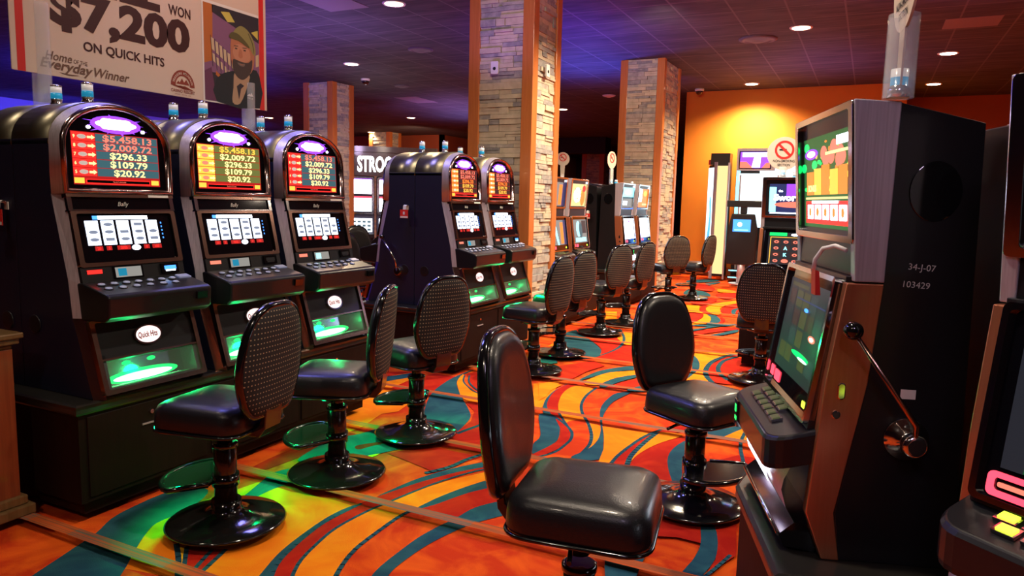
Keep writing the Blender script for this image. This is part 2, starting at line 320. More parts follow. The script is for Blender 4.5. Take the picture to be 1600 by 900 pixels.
CARPET = [('Y',0,[(-2.468,1.728),(-2.545,1.819),(-2.644,1.944),(-2.719,2.064),(-2.729,2.258),(-2.668,2.612),(-2.442,2.597),(-2.204,2.619),(-2.065,2.612),(-2.065,2.338),(-2.026,2.06),(-1.954,1.873),(-1.823,1.702),(-2.03,1.589),(-2.238,1.771)]),('T',1,[(-2.641,1.325),(-2.696,1.467),(-2.791,1.73),(-2.843,1.868),(-2.932,2.041),(-2.946,2.357),(-2.804,2.415),(-2.706,2.229),(-2.705,2.053),(-2.644,1.944),(-2.545,1.819),(-2.468,1.728),(-2.344,1.558),(-2.283,1.43)]),('R',0,[(-2.419,1.969),(-2.254,2.02),(-2.193,1.879),(-2.177,1.777),(-2.273,1.836)]),('G',0,[(-2.45,1.951),(-2.419,1.969),(-2.294,1.846),(-2.305,1.839)]),('L',0.022,[(-2.467,1.958),(-2.334,1.86),(-2.179,1.724)]),('L',0.018,[(-2.407,1.959),(-2.257,1.816),(-2.166,1.706)]),('L',0.018,[(-2.298,1.987),(-2.226,1.833),(-2.151,1.714)]),('L',0.02,[(-2.254,2.02),(-2.194,1.85),(-2.142,1.693)]),('T',1,[(-2.551,2.256),(-2.598,2.441),(-2.652,2.597),(-2.695,2.751),(-2.619,2.932),(-2.565,3.334),(-2.372,3.447),(-2.443,3.091),(-2.492,2.789),(-2.538,2.589),(-2.53,2.435),(-2.455,2.231)]),('G',1,[(-2.468,3.054),(-2.462,3.201),(-2.401,3.299),(-2.392,3.211),(-2.435,3.067)]),('R',1,[(-2.868,3.028),(-2.83,3.281),(-2.795,3.444),(-2.706,3.424),(-2.734,3.169),(-2.742,2.919),(-2.773,2.706),(-2.847,2.745)]),('T',1,[(-1.938,1.843),(-1.998,1.973),(-2.044,2.097),(-2.072,2.228),(-2.095,2.404),(-2.095,2.522),(-2.074,2.623),(-2.054,2.586),(-2.062,2.461),(-2.057,2.36),(-2.023,2.222),(-1.971,2.091),(-1.926,1.97),(-1.875,1.865)]),('R',1,[(-1.883,1.873),(-1.982,2.024),(-2.031,2.184),(-2.068,2.373),(-2.071,2.505),(-2.062,2.656),(-2.046,2.709),(-2.022,2.871),(-1.974,3.059),(-1.909,3.257),(-1.848,3.377),(-1.793,3.558),(-1.707,3.429),(-1.796,3.266),(-1.876,3.089),(-1.929,2.888),(-1.959,2.692),(-1.98,2.597),(-1.997,2.394),(-1.959,2.208),(-1.912,2.063),(-1.822,1.906)]),('Y',1,[(-1.819,1.908),(-1.912,2.063),(-1.959,2.208),(-1.992,2.388),(-1.98,2.597),(-1.958,2.704),(-1.923,2.88),(-1.841,3.109),(-1.73,3.305),(-1.7,3.377),(-1.636,3.252),(-1.664,3.198),(-1.726,3.075),(-1.775,2.895),(-1.803,2.701),(-1.823,2.615),(-1.814,2.459),(-1.793,2.267),(-1.746,2.111),(-1.682,1.983)]),('T',1,[(-2.042,2.755),(-2.028,2.88),(-1.996,3.047),(-1.921,3.244),(-1.805,3.445),(-1.765,3.543),(-1.718,3.451),(-1.766,3.372),(-1.871,3.21),(-1.957,3.018),(-2.001,2.883)]),('T',1,[(-1.808,2.683),(-1.793,2.808),(-1.772,2.919),(-1.726,3.075),(-1.667,3.222),(-1.632,3.281),(-1.581,3.182),(-1.609,3.13),(-1.683,3.0),(-1.748,2.807),(-1.78,2.72)]),('R',0,[(-1.796,2.705),(-1.748,2.807),(-1.683,3.0),(-1.581,3.182),(-1.515,3.195),(-1.485,3.026),(-1.547,2.882),(-1.582,2.721),(-1.703,2.708)]),('T',1,[(-1.572,2.03),(-1.608,2.13),(-1.624,2.222),(-1.63,2.374),(-1.629,2.492),(-1.612,2.618),(-1.587,2.728),(-1.567,2.871),(-1.489,3.001),(-1.427,3.014),(-1.379,2.915),(-1.424,2.839),(-1.49,2.718),(-1.528,2.601),(-1.559,2.446),(-1.567,2.283),(-1.559,2.185),(-1.524,2.057)]),('L',0.02,[(-1.677,1.973),(-1.746,2.111),(-1.797,2.273),(-1.814,2.459),(-1.82,2.623),(-1.806,2.705)]),('L',0.016,[(-1.819,1.908),(-1.912,2.063),(-1.959,2.208),(-1.992,2.388),(-1.98,2.597),(-1.958,2.704),(-1.923,2.88),(-1.871,3.08),(-1.796,3.266),(-1.737,3.355)]),('L',0.016,[(-1.875,1.865),(-1.982,2.024),(-2.036,2.189),(-2.07,2.375),(-2.069,2.503),(-2.056,2.648)]),('Y',0,[(-3.239,4.095),(-3.188,4.126),(-3.237,4.38),(-2.996,4.444),(-2.826,4.194),(-2.777,3.975),(-2.84,3.87),(-2.778,3.595),(-2.78,3.479),(-2.838,3.334),(-3.044,3.497),(-3.143,3.755),(-3.209,3.962)]),('R',0,[(-3.137,5.025),(-2.951,5.025),(-2.9,4.718),(-2.798,4.402),(-2.814,4.314),(-3.181,4.457),(-3.223,4.797)]),('R',0,[(-3.603,4.759),(-3.346,4.997),(-3.44,4.687),(-3.508,4.572)]),('T',0,[(-3.508,4.572),(-3.44,4.687),(-3.314,4.95),(-3.23,4.842),(-3.353,4.552),(-3.389,4.417)]),('Y',0,[(-3.389,4.417),(-3.353,4.552),(-3.23,4.842),(-3.2,4.763),(-3.181,4.457),(-3.289,4.435)]),('R',0,[(-2.49,4.397),(-2.342,4.6),(-1.792,3.689),(-1.869,3.547),(-2.185,3.509),(-2.204,3.762),(-2.245,4.032),(-2.334,4.241)]),('R',0,[(-2.354,3.266),(-2.301,3.356),(-2.174,3.491),(-1.909,3.477),(-1.845,3.561),(-1.938,3.261),(-1.999,3.164),(-2.193,3.222)]),('T',1,[(-2.941,5.332),(-2.951,5.141),(-2.938,4.926),(-2.9,4.718),(-2.85,4.533),(-2.756,4.311),(-2.626,4.065),(-2.508,3.876),(-2.653,3.759),(-2.676,3.597),(-2.705,3.454),(-2.777,3.317),(-2.754,3.081),(-2.703,2.928),(-2.591,2.993),(-2.457,3.137),(-2.395,3.231),(-2.313,3.398),(-2.196,3.54),(-2.204,3.762),(-2.246,3.97),(-2.299,4.128),(-2.417,4.295),(-2.537,4.444),(-2.706,4.663),(-2.852,4.885),(-2.92,5.109)]),('R',1,[(-2.584,3.277),(-2.533,3.369),(-2.485,3.436),(-2.414,3.584),(-2.394,3.542),(-2.5,3.326),(-2.532,3.233)]),('G',1,[(-2.445,3.11),(-2.418,3.194),(-2.389,3.234),(-2.399,3.126),(-2.421,3.08)]),('Y',1,[(-2.931,5.128),(-2.868,4.922),(-2.747,4.724),(-2.553,4.473),(-2.409,4.446),(-2.305,4.435),(-2.396,4.607),(-2.489,4.63),(-2.627,4.711),(-2.779,4.883)]),('R',0,[(-2.906,5.144),(-2.884,5.314),(-2.735,5.251),(-2.412,4.637),(-2.506,4.661),(-2.674,4.813)]),('L',0.014,[(-2.901,5.096),(-2.807,4.913),(-2.645,4.743),(-2.489,4.63)]),('L',0.014,[(-2.868,5.117),(-2.77,4.935),(-2.64,4.79),(-2.522,4.692)]),('L',0.03,[(-2.191,3.77),(-2.176,3.864),(-2.153,3.98),(-2.144,4.061)]),('L',0.03,[(-2.002,3.121),(-1.938,3.261),(-1.915,3.406),(-1.869,3.547)]),('Y',0,[(-2.3,5.14),(-2.15,5.344),(-2.057,4.975),(-2.022,4.757),(-1.972,4.566),(-1.994,4.468)]),('T',1,[(-2.063,5.285),(-2.073,5.041),(-2.038,4.794),(-1.967,4.569),(-1.905,4.44),(-1.847,4.356),(-1.841,4.439),(-1.922,4.553),(-1.997,4.727),(-2.055,5.027)]),('R',1,[(-2.044,5.297),(-1.977,5.284),(-1.988,5.068),(-1.951,4.847),(-1.89,4.658),(-1.811,4.496),(-1.718,4.357),(-1.755,4.335),(-1.863,4.465),(-1.971,4.653),(-2.05,4.93),(-2.069,5.147)]),('Y',1,[(-1.988,5.25),(-1.83,5.242),(-1.812,5.003),(-1.76,4.781),(-1.674,4.578),(-1.558,4.377),(-1.455,4.159),(-1.409,3.995),(-1.391,3.828),(-1.411,3.719),(-1.569,3.614),(-1.534,3.803),(-1.534,3.984),(-1.585,4.15),(-1.701,4.329),(-1.818,4.512),(-1.914,4.732),(-1.991,5.016)]),('O',1,[(-1.628,4.429),(-1.558,4.377),(-1.455,4.159),(-1.409,3.995),(-1.391,3.828),(-1.411,3.719),(-1.569,3.614),(-1.534,3.803),(-1.534,3.984),(-1.585,4.15),(-1.687,4.319)]),('O',1,[(-1.818,5.275),(-1.576,5.32),(-1.611,5.006),(-1.602,4.788),(-1.518,4.494),(-1.431,4.309),(-1.389,4.069),(-1.378,3.923),(-1.455,4.159),(-1.578,4.402),(-1.743,4.746),(-1.81,5.028)]),('Y',1,[(-1.567,4.372),(-1.463,4.361),(-1.413,4.217),(-1.389,4.069),(-1.38,3.892),(-1.416,4.053),(-1.477,4.213)]),('T',1,[(-1.633,5.21),(-1.546,5.297),(-1.58,4.979),(-1.548,4.694),(-1.498,4.488),(-1.431,4.309),(-1.335,4.038),(-1.268,3.775),(-1.418,3.715),(-1.387,3.888),(-1.385,4.056),(-1.435,4.272),(-1.524,4.51),(-1.611,4.783),(-1.642,5.034)]),('T',1,[(-1.917,4.393),(-1.827,4.407),(-1.738,4.307),(-1.671,4.168),(-1.605,3.974),(-1.603,3.836),(-1.627,3.663),(-1.701,3.825),(-1.73,3.997)]),('R',1,[(-1.787,4.373),(-1.728,4.37),(-1.585,4.15),(-1.534,3.984),(-1.539,3.815),(-1.586,3.632),(-1.631,3.633),(-1.603,3.836),(-1.601,3.976),(-1.668,4.169)]),('L',0.02,[(-1.849,4.433),(-1.718,4.319),(-1.598,4.176),(-1.543,4.042),(-1.529,3.925),(-1.536,3.744),(-1.602,3.609)]),('L',0.018,[(-1.822,4.51),(-1.722,4.354),(-1.585,4.15)]),('L',0.022,[(-1.821,5.284),(-1.81,5.028),(-1.757,4.782),(-1.674,4.578),(-1.558,4.377),(-1.455,4.159),(-1.404,3.983),(-1.391,3.828)]),('Y',0,[(-1.455,4.365),(-1.154,4.376),(-1.175,4.194),(-1.188,4.004),(-1.193,3.804),(-1.185,3.73),(-1.255,3.715),(-1.307,3.964),(-1.377,4.172)]),('R',1,[(-1.188,3.728),(-1.194,3.859),(-1.188,4.004),(-1.175,4.194),(-1.148,4.356),(-1.12,4.458),(-1.079,4.588),(-0.986,4.717),(-0.92,4.719),(-0.971,4.528),(-1.065,4.388),(-1.136,4.217),(-1.136,4.034),(-1.125,3.898),(-1.105,3.75)]),('Y',1,[(-1.111,4.422),(-0.954,4.454),(-1.03,4.253),(-1.076,4.098),(-1.1,3.941),(-1.104,3.802),(-1.129,4.009),(-1.132,4.219)]),('R',0,[(-1.091,3.758),(-1.1,3.941),(-1.075,4.093),(-1.029,4.248),(-0.957,4.392),(-0.849,4.384),(-0.812,3.944),(-0.778,3.625),(-0.919,3.589),(-1.032,3.766)]),('T',1,[(-0.907,4.367),(-0.944,4.19),(-0.937,4.007),(-0.882,3.802),(-0.796,3.592),(-0.788,3.687),(-0.823,3.938),(-0.815,4.221),(-0.826,4.398)]),('T',0,[(-0.913,4.686),(-0.836,4.768),(-0.639,4.922),(-0.571,4.962),(-0.624,4.821),(-0.687,4.644),(-0.732,4.501),(-0.862,4.442)]),('Y',0,[(-0.732,4.501),(-0.681,4.665),(-0.612,4.864),(-0.495,4.934),(-0.528,4.509)]),('R',0,[(-0.71,4.029),(-0.587,4.238),(-0.476,4.246),(-0.446,3.906),(-0.581,3.829)]),('L',0.022,[(-0.615,4.756),(-0.611,4.524),(-0.588,4.352),(-0.538,4.129)]),('L',0.022,[(-1.188,3.728),(-1.194,3.859),(-1.188,4.004),(-1.167,4.23),(-1.136,4.38),(-1.096,4.507)]),('L',0.03,[(-1.101,3.752),(-1.125,3.898),(-1.129,4.068),(-1.121,4.258),(-1.108,4.413)]),('Y',0,[(-2.764,6.159),(-2.816,6.81),(-2.637,6.401),(-2.632,5.869),(-2.698,5.826)]),('T',0,[(-2.654,5.855),(-2.601,6.263),(-2.42,5.933),(-2.526,5.728)]),('T',1,[(-2.885,7.053),(-2.926,7.443),(-2.851,7.605),(-2.569,7.164),(-2.284,6.714),(-2.204,6.363),(-2.297,6.228),(-2.491,6.104)]),('R',1,[(-2.879,7.586),(-2.918,7.969),(-2.856,8.199),(-2.609,7.999),(-2.348,7.511),(-2.218,7.203),(-2.149,6.801),(-2.18,6.456),(-2.308,6.783),(-2.569,7.164)]),('Y',0,[(-3.227,9.072),(-2.951,9.268),(-2.684,8.446),(-2.871,8.45)]),('Y',0,[(-2.391,7.803),(-2.252,7.786),(-2.055,7.125),(-2.168,7.096),(-2.347,7.41)]),('T',1,[(-2.893,8.302),(-2.817,8.623),(-2.601,8.773),(-2.534,8.55),(-2.692,8.248),(-2.791,8.117)]),('L',0.03,[(-2.492,7.961),(-2.281,7.454),(-2.182,7.042),(-2.163,6.708),(-2.204,6.363)]),('R',0,[(-2.205,6.325),(-2.151,6.716),(-2.144,7.067),(-1.954,7.191),(-1.707,6.314),(-1.991,6.313)]),('R',0,[(-2.438,5.716),(-2.162,6.167),(-2.013,6.052),(-2.077,5.749),(-2.087,5.44),(-2.22,5.3)]),('T',1,[(-2.019,5.425),(-2.021,5.598),(-1.99,5.835),(-1.884,6.065),(-1.761,6.224),(-1.651,6.35),(-1.611,6.204),(-1.705,6.078),(-1.887,5.836),(-1.961,5.606)]),('Y',1,[(-1.963,5.375),(-1.917,5.773),(-1.792,5.94),(-1.596,6.147),(-1.559,6.01),(-1.661,5.884),(-1.779,5.66),(-1.816,5.372)]),('T',1,[(-1.814,5.331),(-1.821,5.491),(-1.777,5.691),(-1.654,5.901),(-1.545,6.05),(-1.523,5.97),(-1.628,5.813),(-1.72,5.553),(-1.762,5.32)]),('R',0,[(-1.762,5.32),(-1.7,5.565),(-1.589,5.807),(-1.477,5.937),(-1.412,5.687),(-1.507,5.519),(-1.57,5.375)]),('T',1,[(-1.592,5.335),(-1.524,5.536),(-1.467,5.626),(-1.374,5.767),(-1.318,6.036),(-1.247,6.268),(-1.207,6.167),(-1.28,5.768),(-1.411,5.421),(-1.531,5.322)]),('Y',0,[(-2.275,5.182),(-2.085,5.217),(-2.093,5.004),(-2.054,4.831),(-2.059,4.712)]),('O',0,[(-1.587,7.666),(-1.193,8.073),(-1.075,7.328),(-1.46,7.079)]),('Y',1,[(-1.464,7.035),(-1.069,7.29),(-1.185,6.863),(-1.205,6.493),(-1.164,6.194),(-1.055,5.851),(-1.248,5.732),(-1.257,6.199),(-1.292,6.577),(-1.402,6.876)]),('T',1,[(-1.441,6.93),(-1.357,6.791),(-1.279,6.515),(-1.252,6.233),(-1.316,5.774),(-1.386,5.816),(-1.318,6.036),(-1.303,6.298)]),('R',1,[(-1.033,7.232),(-1.131,7.011),(-1.184,6.717),(-1.193,6.433),(-1.142,6.146),(-1.064,5.958),(-0.902,5.946),(-0.94,6.035),(-1.05,6.265),(-1.114,6.55),(-1.114,6.834),(-1.04,7.108)]),('R',1,[(-1.103,6.557),(-1.102,6.841),(-1.005,7.053),(-0.847,6.858),(-0.766,6.259),(-0.889,6.153),(-1.008,6.229)]),('L',0.045,[(-1.038,7.269),(-1.143,7.081),(-1.208,6.774),(-1.202,6.428),(-1.146,6.144),(-1.059,5.933)]),('L',0.04,[(-1.04,7.108),(-1.12,6.867),(-1.12,6.547),(-1.061,6.289),(-0.959,6.081)]),('T',1,[(-0.889,6.303),(-0.807,6.744),(-0.73,6.165),(-0.793,6.126)]),('Y',0,[(-2.348,10.47),(-2.111,10.507),(-2.015,10.024),(-1.9,9.79),(-2.109,9.682),(-2.166,9.68)]),('R',1,[(-2.076,10.488),(-2.013,10.578),(-1.935,10.081),(-1.815,9.812),(-1.656,9.554),(-1.822,9.656),(-2.011,10.027)]),('Y',1,[(-1.99,10.462),(-1.932,10.957),(-1.714,11.457),(-1.608,11.386),(-1.659,11.109),(-1.789,10.785),(-1.795,10.345),(-1.697,9.933),(-1.747,9.746),(-1.882,9.959),(-1.949,10.153)]),('R',1,[(-1.756,10.208),(-1.782,10.745),(-1.632,11.129),(-1.487,10.566),(-1.522,10.056),(-1.695,9.973)]),('T',1,[(-1.596,10.082),(-1.629,10.422),(-1.557,10.643),(-1.522,10.541),(-1.568,10.342),(-1.515,9.871)]),('R',1,[(-2.149,9.692),(-1.912,9.781),(-1.854,9.452),(-1.86,8.969),(-1.936,8.917)]),('Y',1,[(-1.904,9.787),(-1.767,9.513),(-1.692,9.085),(-1.749,8.853),(-1.863,8.744),(-1.84,9.082),(-1.846,9.457)]),('T',1,[(-1.837,9.683),(-1.734,9.681),(-1.594,9.285),(-1.599,8.956),(-1.687,8.864),(-1.696,9.148),(-1.746,9.456)]),('R',1,[(-1.654,9.591),(-1.554,9.38),(-1.543,9.025),(-1.581,9.0),(-1.587,9.29)]),('T',1,[(-1.845,8.663),(-1.672,8.893),(-1.404,9.102),(-1.373,9.016),(-1.558,8.738),(-1.732,8.301),(-1.77,8.36),(-1.637,8.714)]),('R',1,[(-1.717,8.228),(-1.536,8.622),(-1.346,8.851),(-1.299,8.707),(-1.489,8.37),(-1.671,8.018)]),('T',1,[(-1.506,8.128),(-1.411,8.378),(-1.303,8.686),(-1.27,8.528),(-1.412,8.164)]),('T',1,[(-2.712,12.523),(-2.503,12.393),(-2.313,12.151),(-2.206,11.72),(-2.425,11.589),(-2.641,11.786)]),('R',1,[(-2.163,12.089),(-1.926,12.443),(-1.83,12.056),(-1.872,11.575),(-2.034,11.632)]),('R',1,[(-2.399,11.362),(-2.076,11.444),(-2.0,11.099),(-2.101,10.559),(-2.286,10.747)]),('Y',1,[(-2.274,12.822),(-2.03,12.793),(-1.921,12.447),(-2.166,12.357)]),('T',1,[(-2.649,13.466),(-2.61,13.795),(-2.446,14.048),(-2.503,13.508),(-2.54,13.056)]),('R',1,[(-2.904,13.562),(-2.697,13.576),(-2.334,12.881),(-2.354,12.359),(-2.722,12.847)]),('T',1,[(-3.06,13.904),(-2.816,14.429),(-2.525,14.334),(-2.659,13.91),(-2.929,13.617)]),('R',0,[(-0.786,3.164),(-0.655,3.152),(-0.569,3.165),(-0.543,3.004),(-0.648,3.009),(-0.756,2.965)]),('R',0,[(-0.532,3.221),(-0.44,3.273),(-0.391,2.966),(-0.445,2.823),(-0.472,2.728),(-0.461,2.889),(-0.479,3.039)]),('T',1,[(-0.58,3.195),(-0.53,3.211),(-0.483,3.058),(-0.463,2.888),(-0.479,2.742),(-0.487,2.652),(-0.564,2.61),(-0.557,2.726),(-0.54,2.865),(-0.544,3.003)]),('T',1,[(-0.883,2.774),(-0.81,2.814),(-0.766,2.977),(-0.732,2.858),(-0.716,2.711),(-0.71,2.53),(-0.786,2.488)]),('Y',1,[(-0.771,2.883),(-0.76,2.926),(-0.739,2.834),(-0.735,2.791)]),('L',0.016,[(-0.413,2.954),(-0.445,2.823),(-0.485,2.678)])]
# ------------------------------------------------------------------ camera
cam = bpy.data.cameras.new('camera'); cam.sensor_width = 36; cam.lens = 1133.5 / 1600 * 36; cam.clip_start = .05
co = bpy.data.objects.new('camera', cam); COL.objects.link(co); sc.camera = co
co.matrix_world = Matrix.Translation((0, 0, 1.40)) @ Matrix.Rotation(math.radians(26.016), 4, 'Z') @ Matrix.Rotation(math.radians(90 - 6.785), 4, 'X') @ Matrix.Rotation(math.radians(1.385), 4, 'Z')
sc.view_settings.view_transform = 'Standard'; sc.view_settings.look = 'None'; sc.view_settings.gamma = 1; sc.view_settings.exposure = 0.3
sc.view_settings.use_curve_mapping = False
w = bpy.data.worlds.new('world'); sc.world = w; w.use_nodes = True
w.node_tree.nodes['Background'].inputs['Color'].default_value = (.03, .02, .05, 1); w.node_tree.nodes['Background'].inputs['Strength'].default_value = .3
sc.cycles.use_denoising = True
sc.cycles.max_bounces = 6; sc.cycles.transparent_max_bounces = 12; sc.cycles.sample_clamp_indirect = 4.0
CZ = 3.73

# ------------------------------------------------------------------ floor and shell
fl = MB('O'); fl.poly([(-26, -4, -.02), (5, -4, -.02), (5, 40, -.02), (-26, 40, -.02)])
z = -.0195; dz = .00012
for i, (m, s, pts) in enumerate(CARPET):
    z += dz
    if m == 'L':
        fl.use('T'); P = [Vector((*p, 0)) for p in pts]
        Q = []                                     # smooth the open line
        for k in range(len(P) - 1):
            a, b, c, d = P[max(k - 1, 0)], P[k], P[k + 1], P[min(k + 2, len(P) - 1)]
            for t in (0, .25, .5, .75): Q.append(.5 * ((2 * b) + (c - a) * t + (2 * a - 5 * b + 4 * c - d) * t * t + (3 * b - 3 * c + d - a) * t ** 3))
        Q.append(P[-1]); wd = s / 2
        for k in range(len(Q) - 1):
            t = (Q[k + 1] - Q[k]).normalized(); n = Vector((-t.y, t.x, 0)) * wd; e = t * wd * .3
            a, b = Q[k] - e, Q[k + 1] + e
            fl.poly([(a.x - n.x, a.y - n.y, z), (b.x - n.x, b.y - n.y, z), (b.x + n.x, b.y + n.y, z), (a.x + n.x, a.y + n.y, z)])
        continue
    fl.use(m); pp = crom(pts, 4) if s else pts
    fl.poly([(x, y, z) for x, y in pp])
# the same repeat of the pattern where no piece of it has been laid yet: to the left of and behind the machine rows
for ox, oy in ((-5.2, .9), (-5.4, 7.4), (-11, 3.5), (4.3, -1.0)):
    for i, (m, s, pts) in enumerate(CARPET):
        if m == 'L': continue
        if any((x + ox > -3.9 and x + ox < 0.2) for x, y in pts): continue
        z += dz * .5; fl.use(m); fl.poly([(x + ox, y + oy, z) for x, y in (crom(pts, 3) if s else pts)])
z += dz
for k, y in enumerate([-1.75, -.86, .02, .90, 1.785, 2.65, 3.545, 4.43, 5.30, 6.19, 7.08, 7.97, 8.86, 9.75, 10.6, 11.5, 12.4, 13.3]):
    fl.use('H')
    x = -20.
    while x < 5:
        L = rnd.uniform(.25, .7); fl.use(rnd.choice(['H', 'GY', 'H']))
        fl.poly([(x, y - .03, z), (x + L, y - .03, z), (x + L, y + .03, z), (x, y + .03, z)]); x += L
floor = struct(fl.build('floor', recalc=False))
for p in floor.data.polygons:
    if p.normal.z < 0: p.flip()
floor.location.z = -z - .0002
def slab(name, lo, hi, m, **k):
    b = MB(m); b.box(lo, hi); return struct(b.build(name, **k))
slab('ceiling', (-26, -4, CZ), (5, 40, CZ + .15), 'ceil')
slab('wall_back', (-3.58, 15.35, 0), (.45, 15.5, CZ), 'orange')
slab('wall_side_return', (.3, 15.5, 0), (.45, 17.4, CZ), 'orange')
slab('wall_back_right', (.3, 17.4, 0), (5, 17.55, CZ), 'rust')
slab('wall_right', (4.85, -4, 0), (5, 17.55, CZ), 'darkwall')
slab('wall_left', (-20.2, -4, 0), (-20, 22.7, CZ), 'bluewall')
slab('wall_front', (-26, -4, 0), (5, -3.85, CZ), 'darkwall')
slab('wall_far_left', (-26, 22.7, 0), (-14.0, 22.85, CZ), 'rust')
slab('wall_far', (-14.0, 36, 0), (.4, 36.15, CZ), 'darkwall')
slab('wall_far_return', (-14.15, 22.7, 0), (-14.0, 36, CZ), 'rust')
slab('baseboard_back', (-3.58, 15.31, 0), (.45, 15.36, .16), 'base')
slab('trim_soffit', (-16.2, 24.6, 3.18), (-8.5, 25.2, 3.72), 'ceil_dark')

# ------------------------------------------------------------------ stone pillars
def pillar(label, x1, y0, wx, wy, seed, tw=.12, H=CZ, box=False):
    """x1, y0: the corner next to the aisle; the pillar runs to x1 - wx and y0 + wy"""
    R = random.Random(seed); t = thing('stone_pillar', label, 'pillar', (x1 - wx / 2, y0 + wy / 2, 0), 0, None)
    hx, hy = wx / 2, wy / 2
    core = MB('mortar'); core.box((-hx + .05, -hy + .05, 0), (hx - .05, hy - .05, H)); core.build('core', t)
    faces = [(Fr((-hx, -hy, 0), (1, 0, 0), (0, 0, 1)), wx), (Fr((hx, -hy, 0), (0, 1, 0), (0, 0, 1)), wy)]
    faces += [(Fr((hx, hy, 0), (-1, 0, 0), (0, 0, 1)), wx), (Fr((-hx, hy, 0), (0, -1, 0), (0, 0, 1)), wy)]
    for F, W in faces:
        b = MB('stone1'); z = 0
        while z < H - .005:
            h = min(R.choice([.035, .045, .055, .07]), H - z); x = tw
            while x < W - tw - .001:
                L = min(R.uniform(.09, .34), W - tw - x)
                if W - tw - x - L < .05: L = W - tw - x
                b.use(R.choice(['stone1', 'stone2', 'stone2', 'stone3'])); d = R.uniform(-.012, .012)
                if h > .05 and R.random() < .4:
                    fbox(b, F, x, x + L - .004, z, z + h / 2 - .003, -.06, d - .018); fbox(b, F, x, x + L - .004, z + h / 2, z + h - .003, -.06, R.uniform(-.012, .012) - .018)
                else: fbox(b, F, x, x + L - .004, z, z + h - .003, -.06, d - .018)
                x += L
            z += h
        b.build('stone_facing', t, recalc=False)
    for sx in (-1, 1):
        for sy in (-1, 1):
            b = MB('wood'); ax, ay = sx * hx, sy * hy
            b.prism([(ax, ay), (ax - sx * tw, ay), (ax - sx * tw, ay - sy * .06), (ax - sx * .06, ay - sy * .06), (ax - sx * .06, ay - sy * tw), (ax, ay - sy * tw)], 0, H, 'z')
            b.build('corner_post', t, bevel=.004)
    if box:
        for F, W, zz in ((faces[0][0], wx, 2.72), (faces[1][0], wy, 2.72)):
            b = MB('white'); fsolid(b, F, rrect(W * .43 - .04, W * .43 + .04, zz - .06, zz + .06, .01), .012, .03); b.use('blackink')
            fsolid(b, F, ell(W * .43, zz - .01, .016, .016, 16), .03, .034); b.build('outlet_plate', t)
    return t
pillar('nearest and tallest stone-clad pillar with cherry posts, cut by the top edge', -3.05, 6.60, .72, .70, 3, box=True)
pillar('stone-clad pillar with cherry posts behind the far screens, left of the orange wall', -3.10, 11.7, .73, 1.1, 5)
pillar('greyish stone pillar with reddish posts rising behind the three arched machines', -9.92, 11.85, .77, .68, 8, .14)
pillar('small distant stone pillar against the rust wall, left of the big pillar', -15.3, 21.3, .9, .7, 9, .16)
pillar('distant dim stone pillar seen behind the round no-smoking sign', -9.7, 28.0, .95, .9, 12, .2)

# ------------------------------------------------------------------ ceiling fixtures
KL = 2.6
def spot(x, y, e=60, col=(1, .76, .48), ang=150, bl=.9, z=CZ - .07, r=.09):
    l = bpy.data.lights.new('lamp', 'SPOT'); l.energy = e * KL; l.color = col; l.spot_size = math.radians(ang); l.spot_blend = bl; l.shadow_soft_size = r
    o = bpy.data.objects.new('lamp', l); COL.objects.link(o); o.location = (x, y, z); return o
def down(x, y, label, e=60, group=None, ang=150, first=[]):
    if not first:
        t = thing('downlight', label, 'ceiling light', (x, y, CZ), 0, group)
        b = MB('white'); b.lathe([(.105, -.004), (.135, -.012), (.145, 0), (.11, .0)], n=28, caps=False); b.build('trim_ring', t)
        b = MB('e_lamp'); b.lathe([(.108, -.010), (.001, -.016)], n=28, caps=False); b.build('lens', t, recalc=False); first.append(t)
    else: t = dup(first[0], (x, y, CZ), 0, label, group)
    if e: spot(x, y, e, ang=ang)
G = 'lit round downlights in the dark ceiling'
down(-5.32, 7.48, 'lit round downlight at the top edge, left of the nearest stone pillar', 130)
down(-8.35, 10.48, 'lit round downlight above and right of the pillar behind the arched machines', 130)
down(-.98, 10.36, 'lit round downlight mid ceiling, above the lone screen with the blue game title', 150)
down(.86, 12.72, 'lit round downlight to the right of the acrylic sign tube, upper of the two there', 110)
down(-2.2, 14.66, 'lit downlight throwing a yellow scallop on the orange wall', 280)
down(.87, 15.64, 'lit round downlight to the right of the acrylic sign tube, lower of the two there', 60)
down(-12.05, 17.8, 'lit round downlight left of the nearest pillar, above the far bank domes', 130)
down(-16.1, 21.3, 'lit round downlight in front of the rust wall, lowest on the left', 110)
down(-7.1, 17.2, 'lit round downlight just right of the nearest stone pillar', 110)
down(-11.98, 29.1, 'tiny lit downlight far away between the two stone pillars, beside the nearest one', 0)
down(-12.3, 34.5, 'tiny lit downlight far away, just above and right of the round sign', 0)
down(-9.7, 22., 'tiny lit downlight far down the aisle left of the second stone pillar', 90)
down(-16.4, 16.7, 'lit round downlight peeping out beside the banner corner', 110)
for x, y in ((-.9, 6.1), (-.9, 1.9), (-3.6, 1.2), (1.6, 3.9), (1.5, 8.2), (-5.8, 3.6), (-1.4, -1.2)):  # fixtures added out of view to carry the near lamps
    down(x, y, 'added unseen round downlight over the near end of the room', 0, 'added unseen downlights over the near end of the room')
def ceil_disc(name, label, cat, x, y, r, m='white'):
    b = MB(m); b.lathe([(r, 0), (r, -.012), (r * .7, -.03), (r * .68, -.02), (r * .3, -.045), (.001, -.045)], n=24, caps=False); o = b.build(name, loc=(x, y, CZ)); return tag(o, label, cat)
M['vent'] = mat('vent_grey', (.10, .09, .12), .6)
ceil_disc('ceiling_vent', 'round recessed grey air diffuser in the ceiling left of the nearest pillar', 'vent', -6.5, 9.85, .2, 'vent')
